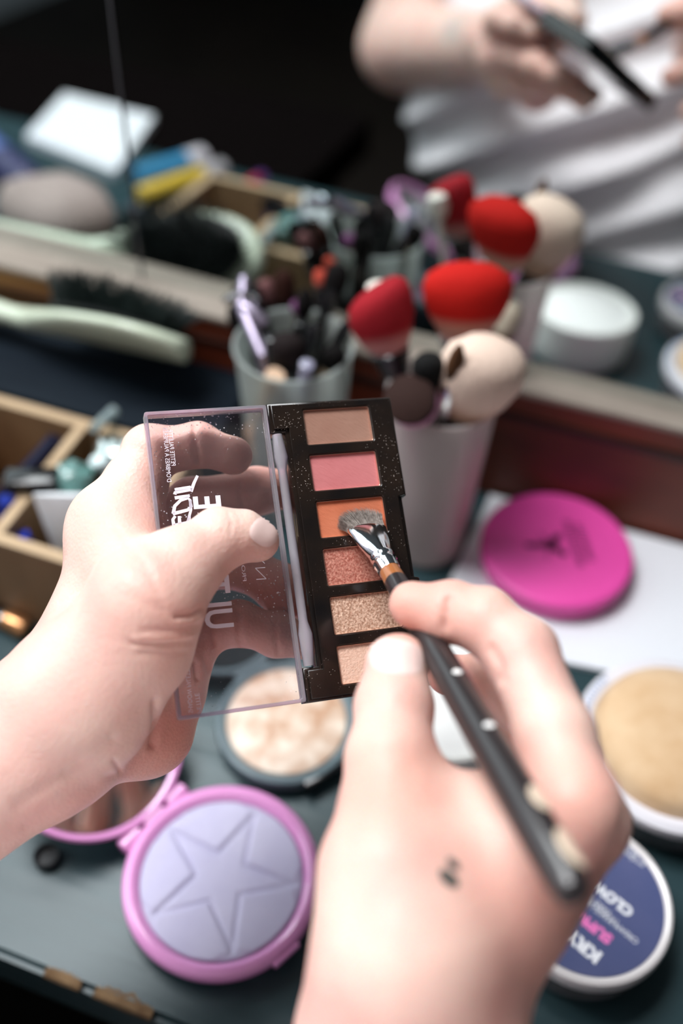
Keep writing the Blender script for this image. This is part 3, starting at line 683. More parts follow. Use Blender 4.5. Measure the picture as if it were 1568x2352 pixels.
bm = bmesh.new(); bx(bm, LCp(.006, -.014, .060), (.014, .002, .055), Matrix.Rotation(-.3, 3, 'Z')); tag(from_bm('white_label_stick', bm, M_cream, bevel=.0006), 'flat white stick inside the left cup behind its frosted wall', 'stick')

# ------------------------------------------------------------------ hairbrush on the case
def curve_pts(ctrl, n=40):
    out = []
    P = [Vector(c[:3]) for c in ctrl]; R_ = [c[3] for c in ctrl]
    for i in range(n+1):
        t = i/n*(len(P)-1); k = min(int(t), len(P)-2); f = t-k
        g = lambda A: (lambda p0, p1, p2, p3: .5*((2*p1)+(p2-p0)*f+(2*p0-5*p1+4*p2-p3)*f*f+(3*p1-p0-3*p2+p3)*f**3))(A[max(k-1, 0)], A[k], A[k+1], A[min(k+2, len(A)-1)])
        out.append((g(P), max(g(R_), .0004)))
    return out
M_mint = mat('mint_plastic', (.66, .74, .58), .3, coat=.5)
hb = thing('hairbrush', 'mint white paddle hairbrush on its edge, black bristles towards mirror', 'hairbrush', (-.27, .385, .0415))
HZ = .0735
def hb_pt(x, y, z=HZ): return (x, y, z)
# body: flat oval paddle, thin along its normal (roughly y), long along x
ctrl = [(-.470, .392, .060, .009), (-.42, .390, .061, .010), (-.36, .387, .063, .0090), (-.325, .383, .066, .0070), (-.305, .380, .070, .014), (-.28, .378, .0745, .0225), (-.25, .376, .0780, .026), (-.228, .375, .0790, .022), (-.216, .3745, .0790, .012), (-.2125, .3745, .0790, .002)]
bm = bmesh.new(); pts = curve_pts(ctrl, 70); rings = []
upn = Vector((0, -.60, .80)).normalized()
for i, (p, r) in enumerate(pts):
    t = (pts[min(i+1, 70)][0]-pts[max(i-1, 0)][0]).normalized(); n = t.cross(upn).normalized()   # n = thin direction
    th = min(.0062, r*.8)
    rings.append([bm.verts.new(p+upn*r*math.cos(a)+n*th*math.sin(a)) for a in [2*PI*k/28 for k in range(28)]])
for a_, b_ in zip(rings, rings[1:]):
    for k in range(28): bm.faces.new((a_[k], a_[(k+1) % 28], b_[(k+1) % 28], b_[k]))
bm.faces.new(rings[0][::-1]); bm.faces.new(rings[-1]); bmesh.ops.recalc_face_normals(bm, faces=bm.faces)
from_bm('brush_body', bm, M_mint, hb, True, smooth='all')
nb = Vector((.10, .80, .60)).normalized()
bm = bmesh.new(); cb = Vector((-.261, .3800, .0805)); ua = Vector((1, -.07, .10)).normalized(); va = nb.cross(ua).normalized(); Mb = basis(cb, ua, va, nb)
lathe(bm, [(.0005, .005), (.5, .0045), (.85, .002), (1, -.001), (0, -.001)], 40); bmesh.ops.transform(bm, matrix=Mb @ Matrix.Diagonal((.041, .0225, 1, 1)), verts=bm.verts)
from_bm('cushion', bm, mat('black_rubber', (.010, .012, .012), .5), hb, True)
bm = bmesh.new(); rr = random.Random(3)
for i in range(-14, 15):
    for j in range(-8, 9):
        u = i/14.5; v = j/8.5
        if u*u+v*v > .97: continue
        for _ in range(2):
            b0 = Mb @ Vector((u*.0395+rr.uniform(-.0006, .0006), v*.0215+rr.uniform(-.0006, .0006), .003))
            d = (Mb.to_3x3() @ Vector((u*.7+rr.uniform(-.14, .14), v*.6+rr.uniform(-.12, .12), 1))).normalized()
            L = rr.uniform(.015, .019); s1 = d.orthogonal().normalized()*.00042; s2 = d.cross(s1)
            a_ = [bm.verts.new(b0+s) for s in (s1, -s1*.5+s2*.9, -s1*.5-s2*.9)]; b_ = [bm.verts.new(b0+d*L+s*.7) for s in (s1, -s1*.5+s2*.9, -s1*.5-s2*.9)]
            for k in range(3): bm.faces.new((a_[k], a_[(k+1) % 3], b_[(k+1) % 3], b_[k]))
            bm.faces.new(b_)
ob_ = from_bm('bristles', bm, mat('black_bristle', (.012, .020, .018), .45), hb, True, smooth=False); ob_['kind'] = 'stuff'

# ------------------------------------------------------------------ open wooden box with a divider
M_ply = mat('light_plywood', (.42, .29, .17), .6, noise=(25, (.50, .36, .22), .25, (1, 8, 1)), bump=(60, .3, .0006))
M_plyd = mat('box_side_wood', (.26, .155, .078), .6, noise=(14, (.34, .21, .11), .3, (6, 1, .6)), bump=(60, .3, .0006))
wb = thing('wooden_box', 'open low plywood organiser box full of packets at far left', 'box', (-.255, .28, 0))
X0, X1, Y0, Y1, ZB = -.318, -.188, .237, .3205, .060
def wall(n_, c, s): 
    bm = bmesh.new(); bx(bm, c, (s[0], s[1], s[2]-.0015)); o_ = from_bm(n_, bm, M_plyd, wb, True)
    bm = bmesh.new(); bx(bm, (c[0], c[1], c[2]+s[2]/2), (s[0]+.0006, s[1]+.0006, .0015)); e_ = from_bm('raw_rim', bm, M_ply, o_); 
hz = ZB/2+.001
wall('back_wall', ((X0+X1)/2-.002, Y1, hz), (X1-X0-.006, .0055, ZB)); wall('front_wall', ((X0+X1)/2-.002, Y0, hz), (X1-X0-.006, .0055, ZB))
wall('side_wall', (X0, (Y0+Y1)/2, hz), (.0055, Y1-Y0+.0055, ZB)); wall('side_wall', (X1, (Y0+Y1)/2, hz), (.0055, Y1-Y0+.0055, ZB))
wall('divider', (-.2485, (Y0+Y1)/2, hz), (.0050, Y1-Y0-.0060, ZB-.001))
bm = bmesh.new(); bx(bm, ((X0+X1)/2, (Y0+Y1)/2, .0018), (X1-X0-.006, Y1-Y0-.006, .003)); from_bm('box_floor', bm, M_plyd, wb, True)
def crumple(name, c, s, seed, n=3, amp=.28):
    bm = bmesh.new(); bmesh.ops.create_icosphere(bm, subdivisions=n, radius=1); r = random.Random(seed)
    ph = [(Vector((r.gauss(0, 1), r.gauss(0, 1), r.gauss(0, 1))).normalized()*r.uniform(2, 6), r.random()*6) for _ in range(10)]
    for v in bm.verts:
        d = sum(abs(math.sin(v.co.dot(k)+p)) for k, p in ph)/10-.55; v.co *= 1+amp*d*2+r.uniform(-.04, .04)
        v.co = Vector((v.co.x*s[0], v.co.y*s[1], v.co.z*s[2]))+Vector(c)
    return bm
M_foil = mat('crumpled_foil', (.50, .56, .55), .28, 1.0); M_teal = mat('teal_packet', (.12, .26, .24), .3, coat=.4)
tag(from_bm('foil_packet', crumple('', (-.2155, .299, .066), (.013, .012, .010), 1, 3, .35), M_foil, smooth=False), 'crumpled bright silver foil packet heaped in the plywood box', 'packet', 'packets in the box')
tag(from_bm('foil_packet', crumple('', (-.2335, .283, .058), (.010, .010, .011), 2, 3, .4), M_teal, smooth=False), 'crumpled teal packet beside the silver foil in the box', 'packet', 'packets in the box')
tag(from_bm('foil_packet', crumple('', (-.2030, .285, .056), (.010, .010, .011), 5, 3, .4), M_foil, smooth=False), 'small crushed silver packet close to the hand in the box', 'packet', 'packets in the box')
tag(from_bm('foil_packet', crumple('', (-.2030, .305, .050), (.009, .009, .012), 9, 3, .3), mat('tan_packet', (.45, .30, .18), .4), smooth=False), 'crumpled tan packet behind the silver foil in the box', 'packet', 'packets in the box')
# white tube standing in the box
wt = thing('white_tube', 'white squeeze tube standing in the right bay of box', 'tube', (-.222, .262, .004))
bm = bmesh.new(); rg = []
for z, a_, b_ in ((.004, .0085, .0085), (.016, .0105, .0100), (.04, .0135, .0080), (.066, .0155, .0030), (.071, .0155, .0010)):
    rg.append([bm.verts.new((a_*math.cos(2*PI*k/32), b_*math.sin(2*PI*k/32), z)) for k in range(32)])
for a_, b_ in zip(rg, rg[1:]):
    for k in range(32): bm.faces.new((a_[k], a_[(k+1) % 32], b_[(k+1) % 32], b_[k]))
bm.faces.new(rg[0][::-1]); bm.faces.new(rg[-1]); bmesh.ops.rotate(bm, matrix=Matrix.Rotation(.35, 3, 'Z'), verts=bm.verts); from_bm('tube_body', bm, mat('blue_white_tube', (.86, .90, .93), .35), wt)
bm = bmesh.new(); lathe(bm, [(0, 0), (.007, 0), (.0072, .004), (0, .0042)], 24); from_bm('tube_cap', bm, M_cream, wt)
bm = bmesh.new(); tube(bm, [(-.262, .250, .010), (-.258, .262, .058)], [.004, .0042], 14); tag(from_bm('blue_pencil', bm, mat('royal_blue', (.02, .04, .30), .3)), 'royal blue pencil leaning in the left bay of the box', 'pencil')
bm = bmesh.new(); tube(bm, [(-.230, .247, .008), (-.243, .2485, .052)], [.0035, .0038], 14); tag(from_bm('blue_pencil', bm, mat('royal_blue2', (.02, .05, .42), .3)), 'short royal blue pencil against the divider by the white tube', 'pencil')
bm = bmesh.new(); tube(bm, [(-.300, .262, .008), (-.262, .300, .052), (-.256, .306, .060)], [.005, .005, .005], 14); tag(from_bm('dark_tube', bm, mat('navy_tube', (.01, .012, .035), .3)), 'navy tube lying slanted across the left bay of the box', 'tube')
bm = bmesh.new(); bx(bm, (-.248, .2715, .0655), (.026, .012, .009), Matrix.Rotation(.4, 3, 'Z')); tag(from_bm('mascara_tube', bm, M_black, bevel=.002), 'thick black tube lying across the box divider', 'tube')
bm = bmesh.new(); tube(bm, [at(215, 985, .50), at(262, 945, .515)], [.0026, .0032], 12); tag(from_bm('clear_dropper', bm, mat('clear_dropper', (.55, .68, .70), .15, trans=.6)), 'small clear dropper sticking out of the packets', 'dropper')

# brush lying on the table at the left edge, beside the box
pa, pb_ = on_z(-60, 1385, .006), on_z(62, 1447, .006)
lb_ = thing('lipstick', 'black lipstick with copper end lying at the left edge, below the box', 'lipstick', pa)
bm = bmesh.new(); d = (pb_-pa); tube(bm, [pa, pa+d*.5, pa+d*.52], [.0058, .0058, .005], 24); from_bm('case', bm, M_black, lb_, True)
bm = bmesh.new(); tube(bm, [pa+d*.52, pa+d*.62], [.0048, .0048], 24); from_bm('collar', bm, M_steel, lb_, True)
bm = bmesh.new(); tube(bm, [pa+d*.62, pa+d*.95, pa+d], [.0052, .0052, .004], 24); from_bm('copper_end', bm, mat('copper', (.72, .36, .16), .3, .8), lb_, True)

# ---- things left of the frame that only the mirror shows
bm = bmesh.new(); q = [Vector(v) for v in ((-.589, .100, .0), (-.487, .100, .0), (-.452, .165, .0), (-.562, .150, .0))]
q = [Vector((-.589, .027, 0)), Vector((-.487, .030, 0)), Vector((-.450, .162, 0)), Vector((-.559, .135, 0))]
lo_ = [bm.verts.new((p.x, p.y, .0004)) for p in q]; hi_ = [bm.verts.new((p.x, p.y, .008)) for p in q]
bm.faces.new(hi_); bm.faces.new(lo_[::-1]); [bm.faces.new((lo_[i], lo_[(i+1) % 4], hi_[(i+1) % 4], hi_[i])) for i in range(4)]; bmesh.ops.recalc_face_normals(bm, faces=bm.faces)
tag(from_bm('paper_stack', bm, M_white, smooth=False), 'stack of white paper on the table corner, seen only in the mirror', 'paper')
bm = bmesh.new(); rg = []
for z, f in ((0, .92), (.006, 1), (.020, 1), (.032, .86), (.038, .5), (.0385, 0)):
    if f == 0: rg.append([bm.verts.new((0, 0, z))]); continue
    rg.append([bm.verts.new((.045*f*(abs(math.cos(a))**.6)*(1 if math.cos(a) > 0 else -1), .034*f*(abs(math.sin(a))**.7)*(1 if math.sin(a) > 0 else -1), z+.002*math.sin(3*a))) for a in [2*PI*k/40+.01 for k in range(40)]])
for a_, b_ in zip(rg, rg[1:]):
    for k in range(40): bm.faces.new((a_[k], a_[(k+1) % 40], b_[(k+1) % 40], b_[k]) if len(b_) > 1 else (a_[k], a_[(k+1) % 40], b_[0]))
bm.faces.new(rg[0][::-1]); bmesh.ops.transform(bm, matrix=Matrix.Translation((-.436, .268, .0022)) @ Matrix.Rotation(.25, 4, 'Z'), verts=bm.verts)
tag(from_bm('fabric_pouch', bm, mat('taupe_fabric', (.34, .27, .25), .9, noise=(160, (.42, .34, .31), .2, (1, 4, 1)), bump=(300, .6, .001)), smooth='all'), 'soft taupe fabric pouch left of the box, reflected in the mirror', 'pouch')
def lying_tube(name, label, a, b, r, mt, cat='tube', cap=None):
    a, b = Vector(a), Vector(b); t = thing(name, label, cat, a); d = b-a
    bm = bmesh.new(); tube(bm, [a, a+d*.03, a+d*.72], [r*.8, r, r], 24); from_bm('barrel', bm, mt, t, True)
    bm = bmesh.new(); tube(bm, [a+d*.72, a+d*.97, b], [r*1.05, r*1.05, r*.8], 24); from_bm('cap', bm, cap or M_steel, t, True)
M_yel = mat('mustard_plastic', (.62, .42, .04), .4); M_nav = mat('navy_plastic', (.02, .035, .06), .35); M_blu = mat('sky_blue_plastic', (.04, .22, .40), .4)
lying_tube('yellow_tube', 'mustard yellow tube with silver cap, reflected above the box', (-.3844, .2299, .0285), (-.3515, .1498, .0285), .0075, M_yel, cap=mat('grey_cap', (.42, .40, .42), .4))
lying_tube('navy_tube', 'dark navy tube with grey cap, under the yellow tube in the reflection', (-.3900, .2380, .0112), (-.3600, .1390, .0112), .0105, M_nav, cap=mat('grey_cap2', (.36, .35, .38), .4))
lying_tube('silver_tube', 'short silver tube nearest the front edge in the reflection', (-.4252, .1668, .0105), (-.3960, .1009, .0105), .0100, M_blu, cap=mat('pale_cap', (.60, .56, .60), .35))
lying_tube('blue_tube', 'large blue and violet tube lying at the far left of the reflection', (-.64, .14, .0160), (-.480, .238, .0160), .0150, mat('violet_blue', (.10, .15, .38), .35), cap=mat('dark_violet', (.03, .03, .10), .4))
lying_tube('red_pencil', 'small red tipped pencil beside the box in the reflection', (-.3420, .1411, .0062), (-.3380, .1038, .0062), .0052, mat('red_plastic', (.42, .02, .03), .4), 'pencil', mat('violet_end', (.12, .04, .20), .4))

# ------------------------------------------------------------------ eyeshadow palette held open in the hand
TL, TR_, BL_, LT_ = at(612, 927, .316), at(900, 905, .328), at(706, 1615, .298), at(333, 955, .305)
Yp = (BL_-TL).normalized(); Xp = (TR_-TL); Xp = (Xp-Yp*Xp.dot(Yp)).normalized(); Np = Yp.cross(Xp).normalized()
if Np.dot(Vector(CPOS)-TL) < 0: Np = -Np
MP = basis(TL, Xp, Yp, Np)                      # x across, y down the length, z out of the open face
PW, PL = .0418, (BL_-TL).length
Xl = (LT_-TL); Xl = (Xl-Yp*Xl.dot(Yp)).normalized(); Nl = Xl.cross(Yp).normalized()
if Nl.dot(Vector(CPOS)-TL) < 0: Nl = -Nl
ML = basis(TL, Xl, Yp, Nl); LW = (LT_-TL).dot(Xl)
def local(M4, px, py):
    o = M4.translation; n = M4.col[2].xyz; c = Vector(CPOS); r = at(px, py, 1)-c
    p = c+r*((o-c).dot(n)/r.dot(n)); q = M4.inverted() @ p; return q
def rrect(x0, y0, x1, y1, r, n=5):
    out = []
    for cx, cy, a0 in ((x1-r, y1-r, 0), (x0+r, y1-r, 90), (x0+r, y0+r, 180), (x1-r, y0+r, 270)):
        for k in range(n+1):
            a = math.radians(a0+90*k/n); out.append((cx+r*math.cos(a), cy+r*math.sin(a)))
    return out
def plate(name, outline, holes, z, half, bev, mt, parent, M4):
    cu = bpy.data.curves.new(name, 'CURVE'); cu.dimensions = '2D'; cu.fill_mode = 'BOTH'; cu.extrude = half; cu.bevel_depth = bev; cu.bevel_resolution = 2
    cu.offset = -bev
    for pl in [outline]+holes:
        sp = cu.splines.new('POLY'); sp.points.add(len(pl)-1); sp.use_cyclic_u = True
        for i, (x, y) in enumerate(pl): sp.points[i].co = (x, y, 0, 1)
    o = bpy.data.objects.new(name, cu); COL.objects.link(o); bpy.context.view_layer.update()
    me = bpy.data.meshes.new_from_object(o.evaluated_get(bpy.context.evaluated_depsgraph_get())); bpy.data.objects.remove(o); bpy.data.curves.remove(cu)
    me.transform(M4 @ Matrix.Translation((0, 0, z))); return link(name, me, mt, parent, True)
pal = thing('eyeshadow_palette', 'open six pan eyeshadow palette in black plastic with clear printed lid', 'makeup palette', TL.lerp(BL_, .5))
M_pblk, _ = speckle(mat('dusty_black_plastic', (.006, .005, .005), .18, noise=(60, (.020, .012, .008), .2), coat=.3), 1300, .085, (.42, .36, .33))
NX = .0048; y0n, y1n = .0098, PL-.0105
ol = [(0, 0), (PW, 0), (PW, .0335), (PW-.0016, .0340), (PW-.0016, .0600), (PW, .0605), (PW, PL), (0, PL), (0, y1n), (NX, y1n), (NX, y0n), (0, y0n)]
base = plate('base', ol, [], -.0047, .0038, .0006, M_pblk, pal, MP)
pans = []; px0 = local(MP, 692, 942); px1 = local(MP, 858, 1014); px6 = local(MP, 770, 1484)
pitch = (px6.y-px0.y)/5; pw = px1.x-px0.x; ph = px1.y-px0.y
PX = px0.x; PY = px0.y
print('PALETTE', PW, PL, LW, 'pan', pw, ph, pitch, PX, PY)
rects = [(PX, PY+i*pitch, PX+pw, PY+i*pitch+ph) for i in range(6)]
inner = [(.0009, .0009), (PW-.0009, .0009), (PW-.0009, .0335), (PW-.0032, .0340), (PW-.0032, .0600), (PW-.0009, .0605), (PW-.0009, PL-.0009), (.0012, PL-.0009), (.0012, y1n+.001), (NX+.0012, y1n+.001), (NX+.0012, y0n-.001), (.0012, y0n-.001)]
top = plate('pan_frame', inner, [rrect(*r_, .0008) for r_ in rects], .0003, .0005, .0003, M_pblk, pal, MP)
cols = [((.30, .150, .105), (.36, .20, .145), 'taupe brown matte pan', 0), ((.53, .155, .160), (.60, .20, .20), 'dusty pink matte pan', 0), ((.56, .150, .070), (.61, .195, .10), 'burnt orange matte pan', 0),
        ((.40, .115, .080), (.62, .27, .20), 'copper red shimmer pan', .35), ((.48, .26, .17), (.86, .58, .43), 'rose gold glitter pan', .55), ((.80, .50, .37), (.84, .56, .43), 'pale peach matte pan', .1)]
M_tin = mat('pan_tin', (.80, .55, .44), .28, 1.0)
for i, (r_, (c1, c2, lb, sh)) in enumerate(zip(rects, cols)):
    x0, y0_, x1, y1_ = r_; e = .00035
    p_ = plate('pan', rrect(x0+.0001, y0_+.0001, x1-.0001, y1_-.0001, .0007), [rrect(x0+e, y0_+e, x1-e, y1_-e, .0006)], -.0001, .0005, .00008, M_tin, pal, MP); p_['label'] = lb
    mt = mat('shadow_powder', c1, .85 if sh == 0 else .45, sh*.5, noise=(60 if sh == 0 else 1500, c2, .2 if sh == 0 else .12), bump=(420, .5, .0004, (1, 3, 1)) if sh == 0 else (1300, .7, .0004))
    q_ = plate('powder', rrect(x0+e, y0_+e, x1-e, y1_-e, .0006), [], -.0005, .0002, .00005, mt, p_, MP)
    q_.parent = p_; q_.matrix_parent_inverse = Matrix.Identity(4)
# clear lid: flat panel, raised rim, lilac hinge strip, lettering
M_lid = clear_mat('clear_lid', (.985, .965, .98), .02, (760, .085, .6))
M_rim = clear_mat('lilac_rim', (.74, .62, .76), .22, None, .08)
lid_ = plate('clear_lid', [(-.0005, .0006), (LW, .0006), (LW, PL-.0006), (-.0005, PL-.0006)], [], -.0040, .0004, .0001, M_lid, pal, ML)
rm = plate('lid_rim', rrect(.0002, .0004, LW+.0003, PL-.0004, .0008), [rrect(.0002+.0011, .0004+.0011, LW-.0008, PL-.0015, .0005)], -.0020, .0019, .0002, M_rim, pal, ML)
hb_ = bmesh.new()
tube(hb_, [MP @ Vector((.0022, y0n+.0005, -.0010)), MP @ Vector((.0024, y0n+.008, -.0008)), MP @ Vector((.0024, y0n+.012, -.0013)), MP @ Vector((.0024, y1n-.014, -.0013)), MP @ Vector((.0024, y1n-.010, -.0008)), MP @ Vector((.0022, y1n-.0005, -.0010))], [.0016, .0022, .0014, .0014, .0022, .0016], 20)
from_bm('hinge_strip', hb_, clear_mat('lilac_hinge', (.70, .56, .74), .30, None, .08), pal, True)['label'] = 'translucent lilac hinge strip'
for yy in (y0n+.001, y1n-.0045):
    b_ = bmesh.new(); tube(b_, [MP @ Vector((.0022, yy, -.0008)), MP @ Vector((.0022, yy+.0035, -.0008))], .0006, 10); from_bm('hinge_pin', b_, M_steel, pal, True)
M_print = mat('lavender_print', (.93, .87, .96), .5)
# frame for lettering: reading direction up the lid (towards -y), letter tops towards the hinge (-x of the lid frame)
def lid_print(s, a_px, b_px, height, off=0.0, xs=None, mt=M_print, space=1.0, shear=0):
    a = local(ML, *a_px); b = local(ML, *b_px)
    me = text_mesh(s, 1.0, 0, 0, 1.0, space=space); xsz = max(v.co.x for v in me.vertices)-min(v.co.x for v in me.vertices); ysz = .73; bpy.data.meshes.remove(me)
    L = (b-a).length
    me = text_mesh(s, height/ysz, off, .00003, 1.0, space=space, shear=shear); x_ = [v.co.x for v in me.vertices]; w_ = max(x_)-min(x_)
    me.transform(Matrix.Diagonal((L/w_, 1, 1, 1)) @ Matrix.Translation((-min(x_), 0, 0)))
    rd = (b-a).normalized(); rd.z = 0; up = Vector((-abs(rd.y), 0, 0)); up = (Vector((-1, 0, 0))-rd*rd.dot(Vector((-1, 0, 0)))).normalized()
    F = basis((a.x, a.y, -.0033), rd, up, Vector((0, 0, 1)))
    me.transform(ML @ F); o = link('lettering', me, mt, lid_, False, smooth=False); return o
lid_print('ULTIMATE', (478, 1443), (447, 1135), .0086, .00025)
lid_print('PRO MAKEUP', (562, 1331), (548, 1212), .0012)
lid_print('PROFESSIONAL', (562, 1331), (546, 1180), .0012) if False else None
lid_print('NYX', (592, 1328), (583, 1235), .0036, -.00012)
lid_print('PETITE', (457, 1637), (450, 1592), .0014); lid_print('SHADOW PALETTE', (436, 1637), (428, 1530), .0014)
lid_print('PETITE PALETTE', (396, 1063), (388, 980), .0014); lid_print("D'OMBRES \u00c0 PAUPI\u00c8RES", (386, 1101), (376, 975), .0014)
# brush-written EDIT, strokes as thin ribbons
def ink(pts, wd=.00050):
    P_ = [ML @ Vector((*local(ML, *p).xy, -.0032)) for p in pts]; bm = bmesh.new(); pr = None
    for i, p in enumerate(P_):
        t = (P_[min(i+1, len(P_)-1)]-P_[max(i-1, 0)]).normalized(); n = t.cross(Nl).normalized()*wd*(1-.35*i/len(P_))
        c_ = (bm.verts.new(p-n), bm.verts.new(p+n))
        if pr: bm.faces.new((pr[0], pr[1], c_[1], c_[0]))
        pr = c_
    bm.normal_update(); me = bpy.data.meshes.new('lettering'); bm.to_mesh(me); bm.free(); return me
cz = lambda x, y: (300+x/2.24, 880+y/2.24)
inks = [[(225, 722), (300, 705)], [(228, 722), (222, 690), (235, 672)], [(258, 716), (255, 672)], [(298, 706), (306, 690), (308, 668)],
        [(222, 660), (300, 640), (318, 622), (310, 590)], [(224, 660), (232, 620), (262, 590), (300, 578), (312, 590), (316, 640), (300, 700)],
        [(232, 578), (310, 566)], [(236, 548), (322, 534)], [(232, 536), (312, 522), (322, 534)], [(316, 545), (332, 500), (350, 462)], [(232, 560), (236, 545)]]
me = join_meshes('lettering', [ink([cz(*p) for p in s], .00055) for s in inks]); o = link('lettering', me, M_print, lid_, False, smooth=False); o['label'] = 'hand brushed word EDIT'

# ------------------------------------------------------------------ the brush working in the third pan
tipc = MP @ Vector((*local(MP, 822, 1180).xy, .0014))
BT = at(868, 1252, .3085)                       # flat end of the ferrule
BE = at(1318, 2052, .192)                       # far end of the handle
az = (BE-at(905, 1330, .2895+.004)).normalized()
F1 = at(895, 1312, .2965)                       # where the ferrule meets the wood
hbk = thing('makeup_brush', 'flat shadow brush with silver ferrule and dotted black handle held in hand', 'makeup brush', tipc)
wide = (at(905, 1210, .312)-at(800, 1212, .3085)).normalized()
def oval_tube(bm, secs, seg=32):
    """secs: (centre, wide half, thin half)"""
    rg = []; n = len(secs)
    for i, (c, a, b) in enumerate(secs):
        t = (secs[min(i+1, n-1)][0]-secs[max(i-1, 0)][0]).normalized(); x = (wide-t*wide.dot(t)).normalized(); y = t.cross(x)
        rg.append([bm.verts.new(c+x*a*math.cos(2*PI*k/seg)+y*b*math.sin(2*PI*k/seg)) for k in range(seg)])
    for a_, b_ in zip(rg, rg[1:]):
        for k in range(seg): bm.faces.new((a_[k], a_[(k+1) % seg], b_[(k+1) % seg], b_[k]))
    bm.faces.new(rg[0][::-1]); bm.faces.new(rg[-1]); bmesh.ops.recalc_face_normals(bm, faces=bm.faces)
F0 = at(840, 1212, .3115)
bm = bmesh.new()
d_ = F1-F0
oval_tube(bm, [(F0, .0062, .0016), (F0+d_*.04, .0065, .0018), (F0+d_*.40, .0051, .0028), (F0+d_*.66, .00375, .0035), (F0+d_*.70, .0039, .0037), (F0+d_*.73, .0036, .0035), (F0+d_*.79, .0036, .0035), (F0+d_*.82, .0039, .0037), (F0+d_*.85, .0036, .0035), (F0+d_*.97, .0035, .0034), (F1, .0033, .0033)])
from_bm('ferrule', bm, M_steel, hbk, True)
bm = bmesh.new(); G1 = F1.lerp(BE, .05)
oval_tube(bm, [(F1+d_*-.01, .0031, .0031), (G1, .0034, .0034)]); from_bm('bare_collar', bm, mat('amber_wood', (.35, .12, .035), .3, coat=.5), hbk, True)['label'] = 'amber coloured wooden collar'
M_hand = mat('dark_handle', (.022, .017, .018), .32, coat=.25)
bm = bmesh.new(); ax = BE-G1
secs = [(G1, .0034, .0034), (G1+ax*.15, .0037, .0037), (G1+ax*.4, .0042, .0042), (G1+ax*.75, .0046, .0046), (G1+ax*.97, .0044, .0044), (BE, .0034, .0034)]
oval_tube(bm, secs); hd_ = from_bm('handle', bm, M_hand, hbk, True)
# printed dots and pale marks along the right flank of the handle
axn = ax.normalized()
def flank(t, ang, lift=.0002):
    c = G1+ax*t; rad = .0034+(.0046-.0034)*min(1, t/.75)+lift; vdir = (Vector(CPOS)-c).normalized(); v = (vdir-axn*vdir.dot(axn)).normalized(); s_ = axn.cross(v)
    if s_.dot(Vector(CR)) < 0: s_ = -s_
    return c+(v*math.cos(ang)+s_*math.sin(ang))*rad
def patch(name, t0, t1, a0, a1, mt, rnd=True):
    bm = bmesh.new(); G = {}; n = 12
    for i in range(n+1):
        for j in range(n+1):
            u, v = i/n*2-1, j/n*2-1
            if rnd: u, v = u*math.sqrt(1-v*v/2), v*math.sqrt(1-u*u/2) if False else v*math.sqrt(1-(i/n*2-1)**2/2)
            G[i, j] = bm.verts.new(flank((t0+t1)/2+(t1-t0)/2*u, (a0+a1)/2+(a1-a0)/2*v))
    for i in range(n):
        for j in range(n): bm.faces.new((G[i, j], G[i+1, j], G[i+1, j+1], G[i, j+1]))
    return from_bm(name, bm, mt, hd_, False)
M_dot = mat('white_dot', (.90, .88, .86), .4); M_lab = mat('cream_label', (.78, .62, .48), .5)
def dist_t(py):   # handle parameter from photo row
    best = min(range(1000), key=lambda k: abs(prow(G1+ax*k/1000)-py)); return best/1000
def prow(p):
    d = np.array(p)-CPOS; return 1176-FPX*(d@CU)/(d@CF)
for py in (1574, 1700):
    t = dist_t(py); patch('dot', t-.0085, t+.0085, .25, .85, M_dot)['label'] = 'white printed dot'
t = dist_t(1872); patch('printed_mark', t-.035, t+.03, .45, 1.45, M_lab)['label'] = 'cream printed mark'
t = dist_t(1985); patch('printed_mark', t-.045, t+.045, .45, 1.55, M_lab)['label'] = 'cream printed mark near handle end'
# hairs
bm = bmesh.new(); rr = random.Random(11); tdir = (F0-F1).normalized(); wx = (wide-tdir*wide.dot(tdir)).normalized(); wy = tdir.cross(wx)
if wy.dot(Vector(CPOS)-F0) < 0: wy = -wy
NpV = Np
for k in range(2600):
    u = rr.uniform(-1, 1); v = rr.uniform(-1, 1)
    if abs(u) > .96: continue
    b0 = F0-tdir*.001+wx*u*.0058+wy*v*.0013
    L = .0080*(1-.42*abs(u)**2.6)*rr.uniform(.82, 1.03)
    # splay, then bend where the hairs press on the powder; lean to the upper left
    d0 = (tdir+wx*u*.22-wx*.10+wy*v*.12).normalized(); p1 = b0+d0*L*.45; p2 = p1+(d0*.75+wx*(u*.25-.10)+wy*v*.15+NpV*.02).normalized()*L*.35
    p3 = p2+(d0*.6+wx*(u*.35-.18)+NpV*-.05).normalized()*L*.28
    pts = [b0, p1, p2, p3]
    for i, p in enumerate(pts):
        h = (MP.inverted() @ p).z
        if h < .0004: pts[i] = p+Np*(.0004-h)
    s = wx*.000045+wy*.00002; s2 = wy*.00005-wx*.00001; pv = None
    for i, p in enumerate(pts):
        f = (1, .95, .8, .25)[i]; c = [bm.verts.new(p+s*f), bm.verts.new(p-s*.5*f+s2*f), bm.verts.new(p-s*.5*f-s2*f)]
        if pv:
            for q in range(3): bm.faces.new((pv[q], pv[(q+1) % 3], c[(q+1) % 3], c[q]))
        pv = c
o = from_bm('bristles', bm, mat('grey_brown_hair', (.20, .165, .145), .6, noise=(900, (.40, .345, .31), .15)), hbk, True, smooth=False); o['kind'] = 'stuff'

